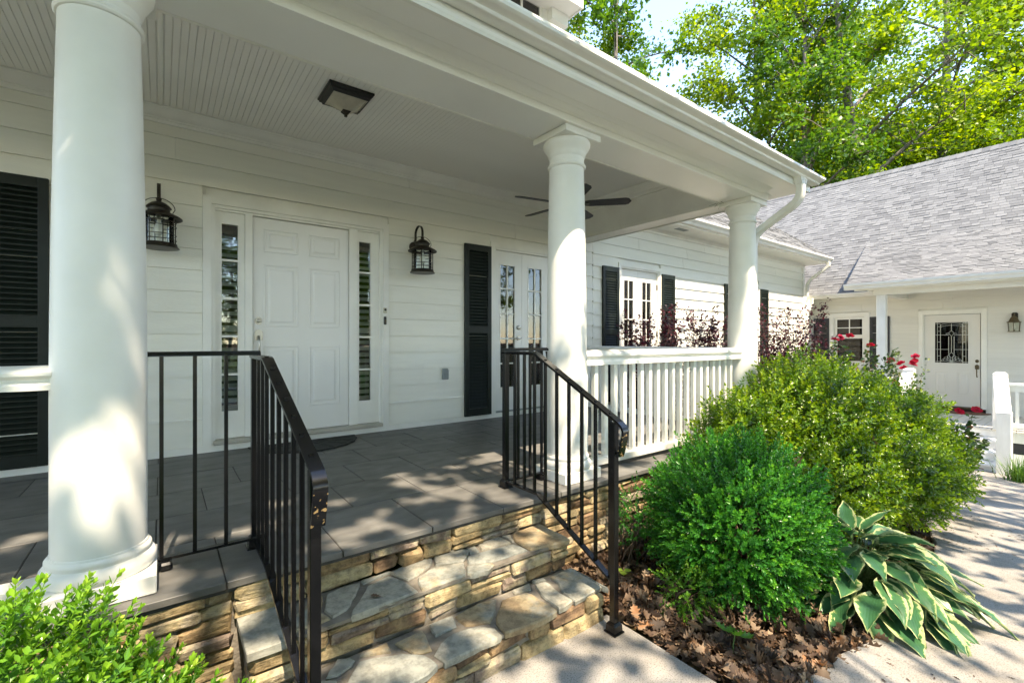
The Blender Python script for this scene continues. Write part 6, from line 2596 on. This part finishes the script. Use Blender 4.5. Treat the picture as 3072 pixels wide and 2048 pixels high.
one_leaf((4.42, 1.14, 0.10), (1.25, 0.3, 0.4), 0.17, 'curled tan oak leaf caught upright near the top of the spreading shrub', 2, tint=0.8)
one_leaf((3.72, 1.42, 0.02), (0.9, 0.6, -0.9), 0.17, 'rusty brown oak leaf caught on the left side of the spreading shrub', 5, tint=0.98)
one_leaf((0.735, 1.925, -0.158), (0.1, 0.1, 0.8), 0.05, 'tiny curled brown leaf lying on the upper flagstone step', 3, tint=0.5)

# small litter blown on the concrete
P = []
while len(P) < 320:
    x, y = rng.uniform(1.9, 6.5), rng.uniform(-0.2, 1.2)
    if not bed_ok(x, y) and y < np.interp(x, [1.9, 5, 6.5], [0.8, 0.9, 1.3]) - 0.02 and y > np.interp(x, [1.9, 5, 6.5], [0.62, 0.62, 0.9]) - abs(rng.normal()) * 0.35:
        P.append((x, y, gz(x) + 0.003))
P = np.array(P)
V, T = scatter(oaks[1][0] * np.array([0.5, 1, 0.6]), oaks[1][1], frames(np.array([0, 0, 1.0]) + rng.normal(size=(len(P), 3)) * 0.15), P, rng.uniform(0.012, 0.04, len(P)))
me = arr_mesh('leaf_crumbs', V, T, np.repeat(rng.random(len(P)) * 0.6, len(oaks[1][0])), M['dead_leaf'])
ob = bpy.data.objects.new('leaf_crumbs', me)
COL.objects.link(ob)
tag(ob, 'small brown leaf crumbs along the edge of the path', None, kind='stuff')

# ---- oak seedling, sprout, grass tuft
sd = thing('oak_seedling', 'green oak seedling with lobed leaves in the dead leaves near the concrete', 'seedling', (2.06, 1.06, -0.52))
put('stem', MB().tube([(2.06, 1.06, -0.52), (2.065, 1.06, -0.44), (2.07, 1.055, -0.40)], [0.003, 0.0025, 0.002], 6), M['petiole'], sd)
oak_me = arr_mesh('leaf', oaks[0][0] * 0.11 + np.array([0, 0.05, 0]), oaks[0][1], np.linspace(0.2, 0.9, len(oaks[0][0])), M['oak_green'])
for (a, e, s_) in ((2.4, 0.5, 1.0), (-2.2, -0.2, 0.75), (0.2, 0.1, 0.8), (-0.9, -0.35, 0.85)):
    put_at('leaf', oak_me, sd, (2.07, 1.055, -0.40), (e, 0.1, a), (s_,) * 3)
sp = thing('sprout', 'pale green two leaved sprout beside the foot of the right iron railing', 'seedling', (2.18, 1.78, -0.52))
put('stem', MB().tube([(2.18, 1.78, -0.52), (2.182, 1.778, -0.43)], [0.002, 0.0015], 6), M['petiole'], sp)
sv, sf = leaf_tmpl(0.05, 0.045)
sp_me = arr_mesh('leaf', sv, sf, np.full(len(sv), 0.9), M['box_leaf_bright'])
for a in (0.4, 2.2, 4.4):
    put_at('leaf', sp_me, sp, (2.182, 1.778, -0.43), (0.1, 0, a))

gt = thing('grass_tuft', 'tuft of long green grass blades at the foot of the deck newel post', 'grass tuft', (9.75, 0.86, -1.08))
V, T, C = [], [], []
o = 0
for k in range(240):
    a = rng.uniform(0, 2 * pi)
    L = rng.uniform(0.25, 0.48)
    b = np.array([rng.normal() * 0.06, rng.normal() * 0.06, 0])
    sp_ = rng.uniform(0.1, 0.9)
    w = 0.006
    prev = None
    side = np.array([-sin(a), cos(a), 0]) * w
    pts = []
    for i in range(5):
        q = i / 4
        pts.append(b + np.array([cos(a) * sp_ * L * q, sin(a) * sp_ * L * q, L * (q - 0.5 * sp_ * q * q)]))
    for i, p in enumerate(pts):
        f_ = 1 - i / 4 * 0.9
        V += [p - side * f_, p + side * f_]
    for i in range(4):
        T += [(o + 2 * i, o + 2 * i + 1, o + 2 * i + 3), (o + 2 * i, o + 2 * i + 3, o + 2 * i + 2)]
    C += [rng.random()] * 10
    o += 10
me = arr_mesh('blades', np.array(V), np.array(T), np.array(C), M['blade_grass'])
ob = bpy.data.objects.new('blades', me)
COL.objects.link(ob)
ob.parent = gt
ob['kind'] = 'stuff'

# ================================================================== TREES


def tree_mesh(h, crown_lo, crown_r, limbs, leaves, leaf_size, lean=(0, 0), trunk_r=0.2, clus=0.55, seed=0, fork=False, droop=0.0, per=46, holes=0.0, hthr=0.0, at=(0, 0, 0), thin=1.0, cull=0.0):
    """Trunk mesh and crown mesh of one tree, standing at the origin."""
    r = np.random.default_rng(seed)
    tr = MB()
    P = []

    def axis(t):
        return Vector((lean[0] * t ** 1.4 + 0.25 * sin(t * 5 + seed), lean[1] * t ** 1.4 + 0.25 * cos(t * 4 + seed * 2), h * t))
    pts = [axis(i / 10) - (axis(0) if i == 0 else axis(0)) for i in range(11)]
    rad = [trunk_r * (1.25 if i == 0 else 1) * (1 - 0.9 * (i / 10) ** 1.1) + 0.012 for i in range(11)]
    tr.tube(pts, rad, 9)
    tips = []
    for k in range(limbs):
        t = crown_lo + (0.97 - crown_lo) * ((k + 0.5) / limbs) ** 0.9
        a = k * 2.4 + r.normal() * 0.4
        b = axis(t) - axis(0)
        prof = sin(pi * min(1, ((t - crown_lo) / (1 - crown_lo)) * 0.85 + 0.14)) ** 0.7
        L = crown_r * prof * r.uniform(0.75, 1.15)
        d = Vector((cos(a), sin(a), r.uniform(0.15, 0.75) - droop))
        d.normalize()
        e = b + d * L
        m = b.lerp(e, 0.5) + Vector((r.normal() * 0.12, r.normal() * 0.12, 0.10 * L))
        lp = [b, b.lerp(m, 0.55), m, m.lerp(e, 0.55) + Vector((0, 0, 0.04 * L)), e]
        br = max(0.02, trunk_r * (1 - t) * 0.55 + 0.02) * thin
        tr.tube(lp, [br, br * 0.8, br * 0.6, br * 0.4, br * 0.15], 6, cap=False)
        ns = max(3, int(L * 2.0))
        for s_ in range(ns):
            q = 0.30 + 0.70 * (s_ + r.random()) / ns
            i = min(3, int(q * 4))
            c = lp[i].lerp(lp[i + 1], q * 4 - i)
            dd = Vector((r.normal(), r.normal(), r.normal() * 0.5 + 0.15 - droop)).normalized() + d * 0.5
            l2 = L * 0.38 * r.uniform(0.5, 1.1) * (1.15 - 0.5 * q)
            ee = c + dd * l2
            tr.tube([c, c.lerp(ee, 0.5) + Vector((0, 0, 0.05 * l2)), ee], [br * 0.28 * thin, br * 0.18 * thin, 0.006 * thin], 4, cap=False)
            for w_ in (0.45, 0.75, 1.0):
                tips.append(c.lerp(ee, w_))
        tips.append(e)
    tips = np.array([tuple(p) for p in tips])
    n = min(leaves, len(tips) * per)
    idx = r.integers(0, len(tips), n)
    off = r.normal(size=(n, 3)) * np.array([clus, clus, clus * 0.55])
    P = tips[idx] + off
    Z = r.normal(size=(n, 3)) * 0.65 + np.array([0, 0, 0.75])
    Z /= np.linalg.norm(Z, axis=1, keepdims=True)
    A = r.normal(size=(n, 3))
    X = np.cross(A, Z)
    X /= np.linalg.norm(X, axis=1, keepdims=True)
    R = np.stack([X, np.cross(Z, X), Z], axis=2)
    if cull:
        keep = np.array([noise.noise((p[0] * 0.75 + seed, p[1] * 0.75, p[2] * 0.85)) + 0.5 * noise.noise((p[0] * 2.1, p[1] * 2.1, p[2] * 2.1 + seed)) > cull - 1 for p in P])
        P, R, idx = P[keep], R[keep], idx[keep]
        n = len(P)
    if holes:  # leaves dropped along the sun rays to shape where the dapple falls
        sx_ = TO_SUN.cross(Vector((0, 0, 1))).normalized()
        sy_ = TO_SUN.cross(sx_)
        Q = P + np.array(at)
        a_, b_ = Q @ np.array(sx_), Q @ np.array(sy_)
        bias = np.full(n, hthr)
        for (tx, ty, tz, rr, bb) in DAPPLE_AIM:
            ta, tb = Vector((tx, ty, tz)).dot(sx_), Vector((tx, ty, tz)).dot(sy_)
            bias += bb * np.exp(-((a_ - ta) ** 2 + (b_ - tb) ** 2) / (2 * (rr * 0.75) ** 2))
        keep = np.array([0.65 * noise.noise((u * holes + 5, w_ * holes, 0)) + 0.8 * noise.noise((u * holes * 2.3, w_ * holes * 2.3, 7)) + 0.6 * noise.noise((u * holes * 5, w_ * holes * 5, 3)) > h_ for u, w_, h_ in zip(a_, b_, bias)])
        P, R, idx = P[keep], R[keep], idx[keep]
        n = len(P)
    L, w = leaf_size, leaf_size * 0.72
    tv = np.array([(0, -L / 2, 0), (w / 2, 0.02 * L, -0.10 * L), (0, L / 2, -0.05 * L), (-w / 2, 0.02 * L, -0.10 * L)], dtype=np.float32)
    tf = np.array([(0, 1, 2), (0, 2, 3)], dtype=np.int32)
    V, T = scatter(tv, tf, R, P, r.uniform(0.6, 1.25, n))
    cl = r.random(len(tips))
    tint = np.clip(0.65 * cl[idx] + 0.35 * r.random(n), 0, 1)
    me_t = tr.mesh('trunk', True)
    me_t.materials.append(M['bark'])
    me_c = arr_mesh('crown', V, T, np.repeat(tint, 4))
    return me_t, me_c


def place_tree(meshes, loc, rot, scl, label, mat, group):
    t = thing('tree', label, 'tree', loc, group)
    for nm, me in (('trunk', meshes[0]), ('crown', meshes[1])):
        if nm == 'crown' and not me.materials:
            me.materials.append(mat)
        o = bpy.data.objects.new(nm, me)
        COL.objects.link(o)
        o.parent = t
    t.rotation_euler = (0, 0, rot)
    t.scale = scl
    return t


def ud(u, d):
    l = (u - 1536) / 1384.0
    return d * (0.6046 + l * 0.7965), d * (0.7965 - l * 0.6046)


A1 = tree_mesh(24, 0.20, 4.6, 30, 30000, 0.22, (0.5, 0.3), 0.28, 0.50, 21, per=80, cull=0.92)
A2 = tree_mesh(22, 0.14, 4.2, 30, 28000, 0.21, (-0.8, 0.4), 0.22, 0.48, 22, per=80, cull=0.92)
A3 = tree_mesh(26, 0.22, 5.2, 30, 32000, 0.23, (2.6, -0.5), 0.36, 0.55, 23, per=80, cull=0.92)
A4 = tree_mesh(25, 0.18, 3.2, 34, 26000, 0.22, (0.2, 0.2), 0.19, 0.42, 24, droop=0.35, per=80, cull=0.92)
A5 = tree_mesh(12, 0.10, 3.6, 26, 24000, 0.21, (0.3, 0.1), 0.13, 0.50, 25, per=80, cull=0.95)
GT = 'trees behind the house'
Lf, Ld = M['tree_leaf'], M['tree_leaf_dark']
A2c = (A2[0], A2[1].copy())
A5c = (A5[0], A5[1].copy())
for (u, d, ms, rot, s_, lab, mt_) in (
        (1665, 30, A4, 0.3, 1.35, 'tall narrow tree with drooping leaves beside the dormer', Ld),
        (1885, 29, A4, 2.1, 1.25, 'slender pale tree left of the patch of blue sky', Ld),
        (1760, 33, A1, 2.0, 1.05, 'tall tree behind the slender trees left of the blue sky', Lf),
        (2290, 26, A1, 1.0, 1.0, 'leafy tree rising behind the porch eave right of the blue sky gap', Lf),
        (2445, 22.5, A2c, 4.2, 1.0, 'slim dark leaved tree with a pale trunk above the gutter corner', Ld),
        (2645, 23, A3, 2.5, 0.95, 'big maple with a thick grey trunk above the middle of the wing roof', Lf),
        (2800, 24, A3, 0.0, 1.0, 'leaning forked tree above the right half of the wing roof', Lf),
        (2965, 27, A1, 3.7, 1.05, 'tall leafy tree at the upper right corner', Lf),
        (3140, 25, A2, 5.0, 1.1, 'tree at the right edge of the frame behind the roof ridge', Lf),
        (2330, 29, A5, 2.9, 1.15, 'bushy low tree behind the gutter corner', Lf),
        (2560, 27, A5c, 1.7, 1.05, 'bushy dark understory tree behind the ridge left of the big maple trunk', Ld),
        (2900, 24, A5, 5.1, 1.15, 'bushy bright understory tree behind the ridge under the leaning tree', Lf),
        (3080, 24, A5, 3.3, 1.1, 'low bright tree just above the right end of the ridge', Lf),
        (2540, 36, A1, 5.5, 1.15, 'far tall tree behind the maple', Ld),
        (2740, 30, A5c, 4.0, 1.2, 'shaded understory tree between the two thick trunks', Ld),
        (2400, 34, A5, 1.0, 1.5, 'wide low tree behind the slim dark leaved tree', Lf),
        (2860, 42, A1, 0.8, 1.1, 'far tall tree behind the leaning tree', Lf)):
    x, y = ud(u, d)
    place_tree(ms, (x, y, gz(x) - 0.05 if y < 6 else -1.4), rot, (s_, s_, s_), lab, mt_, GT)

# the trees on the lawn in front of the house, behind the camera, whose shade dapples the porch
# canopy cut to aim sun (+) or shade (-): x, y, z lit through it, radius, bias
DAPPLE_AIM = [(-0.40, 1.35, 0.2, 0.55, 0.9), (-0.18, 2.18, 1.45, 0.35, -0.35), (-0.15, 2.18, 0.45, 0.50, 0.06), (-0.20, 2.18, 0.95, 0.35, 0.22), (1.30, 2.45, 0.0, 0.6, 0.40), (1.1, 1.8, -0.2, 0.6, 0.22), (1.5, 1.0, -0.48, 0.5, 0.15), (0.2, 2.7, 0.0, 0.3, 0.25), (3.2, 2.3, 0.8, 0.8, 0.2), (4.0, 0.3, -0.6, 1.2, 0.12), (2.24, 2.20, 1.42, 0.30, 0.9), (2.24, 2.20, 0.6, 0.40, -0.45),
             (10.0, 4.6, 1.2, 2.0, 0.9), (6.4, 4.6, 1.0, 1.0, -0.25), (4.0, 1.8, 0.4, 0.6, 0.35), (5.4, 1.2, 0.1, 0.6, 0.20), (2.6, 1.1, 0.0, 0.5, 0.12),
             (0.6, 1.72, 2.48, 1.3, -0.6), (3.6, 1.72, 2.48, 1.2, 0.5), (4.69, 2.2, 1.0, 0.4, -0.3)]
LB = ((-2.8, -3.0), (2.2, -3.3), (6.3, -3.7))
B1 = tree_mesh(8.2, 0.43, 4.2, 22, 75000, 0.11, (0.4, 0.4), 0.16, 0.26, 31, per=330, holes=2.8, hthr=0.07, thin=0.45, at=(*LB[0], -0.55))
B2 = tree_mesh(8.4, 0.43, 4.3, 22, 75000, 0.11, (-0.4, 0.4), 0.17, 0.26, 32, per=330, holes=2.8, hthr=0.07, thin=0.45, at=(*LB[1], -0.57))
B3 = tree_mesh(8.8, 0.50, 4.2, 22, 75000, 0.11, (0.3, 0.4), 0.17, 0.26, 33, per=330, holes=2.8, hthr=0.07, thin=0.45, at=(*LB[2], -0.9))
GF = 'shade trees on the front lawn'
for (x, y, ms, rot, s_, lab) in ((*LB[0], B1, 0.0, 1.0, 'shade tree on the lawn left of the front walk'),
                                 (*LB[1], B2, 0.0, 1.0, 'shade tree on the lawn facing the steps'),
                                 (*LB[2], B3, 0.0, 1.0, 'shade tree on the lawn facing the far porch column'),
                                 (-9.0, -13.5, A5, 1.2, 0.6, 'bushy tree far left beyond the bounce slab'),
 (-4.2, -13.0, A5, 2.7, 0.5, 'bushy tree left of middle beyond the bounce slab'),
 (1.2, -13.2, A5, 4.4, 0.52, 'bushy tree straight across the bounce slab from the front door'),
 (1.7, -8.6, A5, 0.9, 0.44, 'small bushy tree at the far edge of the bounce slab facing the door'),
(6.3, -8.8, A5, 0.3, 0.44, 'bushy tree across the bounce slab from the middle column'),
 (10.5, -13.0, A5, 5.6, 0.55, 'bushy tree across the bounce slab from the french doors'),
                                 (18.0, -18.0, A2, 4.2, 0.9, 'tree beyond the wing on the front lawn')):
    place_tree(ms, (x, y, gz(x) - 0.06), rot, (s_, s_, s_), lab, Lf, GF)


# unseen wood in front of the house, added to keep sky light off the columns
def sky_block_woods(name, label, items, mats):
    VV, TT, CC, MI, o = [], [], [], [], 0
    for (ms, x, y, rot, s_) in items:
        for k in (0, 1):
            me = ms[k]
            me.calc_loop_triangles()
            v = np.empty(len(me.vertices) * 3, dtype=np.float32)
            me.vertices.foreach_get('co', v)
            t = np.empty(len(me.loop_triangles) * 3, dtype=np.int32)
            me.loop_triangles.foreach_get('vertices', t)
            v = v.reshape(-1, 3) @ np.array(Matrix.Rotation(rot, 3, 'Z').transposed()) * s_ + np.array([x, y, -0.7])
            c = np.zeros(len(v), dtype=np.float32)
            if 'tint' in me.attributes:
                me.attributes['tint'].data.foreach_get('value', c)
            VV.append(v)
            TT.append(t.reshape(-1, 3) + o)
            CC.append(c)
            MI.append(np.full(len(t) // 3, k, dtype=np.int32))
            o += len(v)
    me = arr_mesh(name, np.concatenate(VV), np.concatenate(TT), np.concatenate(CC))
    for m in mats:
        me.materials.append(m)
    me.polygons.foreach_set('material_index', np.concatenate(MI))
    ob = bpy.data.objects.new(name, me)
    COL.objects.link(ob)
    tag(ob, label, None, kind='stuff')


F1 = tree_mesh(25, 0.30, 5.6, 22, 13000, 0.42, (0.5, 0.3), 0.28, 0.70, 41, per=60)
F2 = tree_mesh(22, 0.32, 5.2, 22, 13000, 0.42, (-0.8, 0.4), 0.26, 0.70, 42, per=60)
sky_block_woods('sky_block_woods', 'tall green wood added out of view to block sky light from the porch columns',
      [(F1, -22, -14, 0.3, 1.0), (F2, -14.5, -17, 1.1, 1.0), (F1, -8.5, -18, 2.0, 1.0), (F2, -2.5, -17.5, 3.1, 1.05), (F1, 3.6, -18.5, 4.4, 1.0), (F2, 9.5, -17.5, 5.2, 1.05),
       (F1, 15.5, -17.5, 0.9, 1.0), (F2, 22, -16, 2.7, 1.0), (F1, -5.5, -25, 1.2, 1.0), (F1, 6.5, -26, 2.2, 1.0), (F2, -27, -5, 4.0, 1.0)], (M['bark'], M['tree_leaf']))
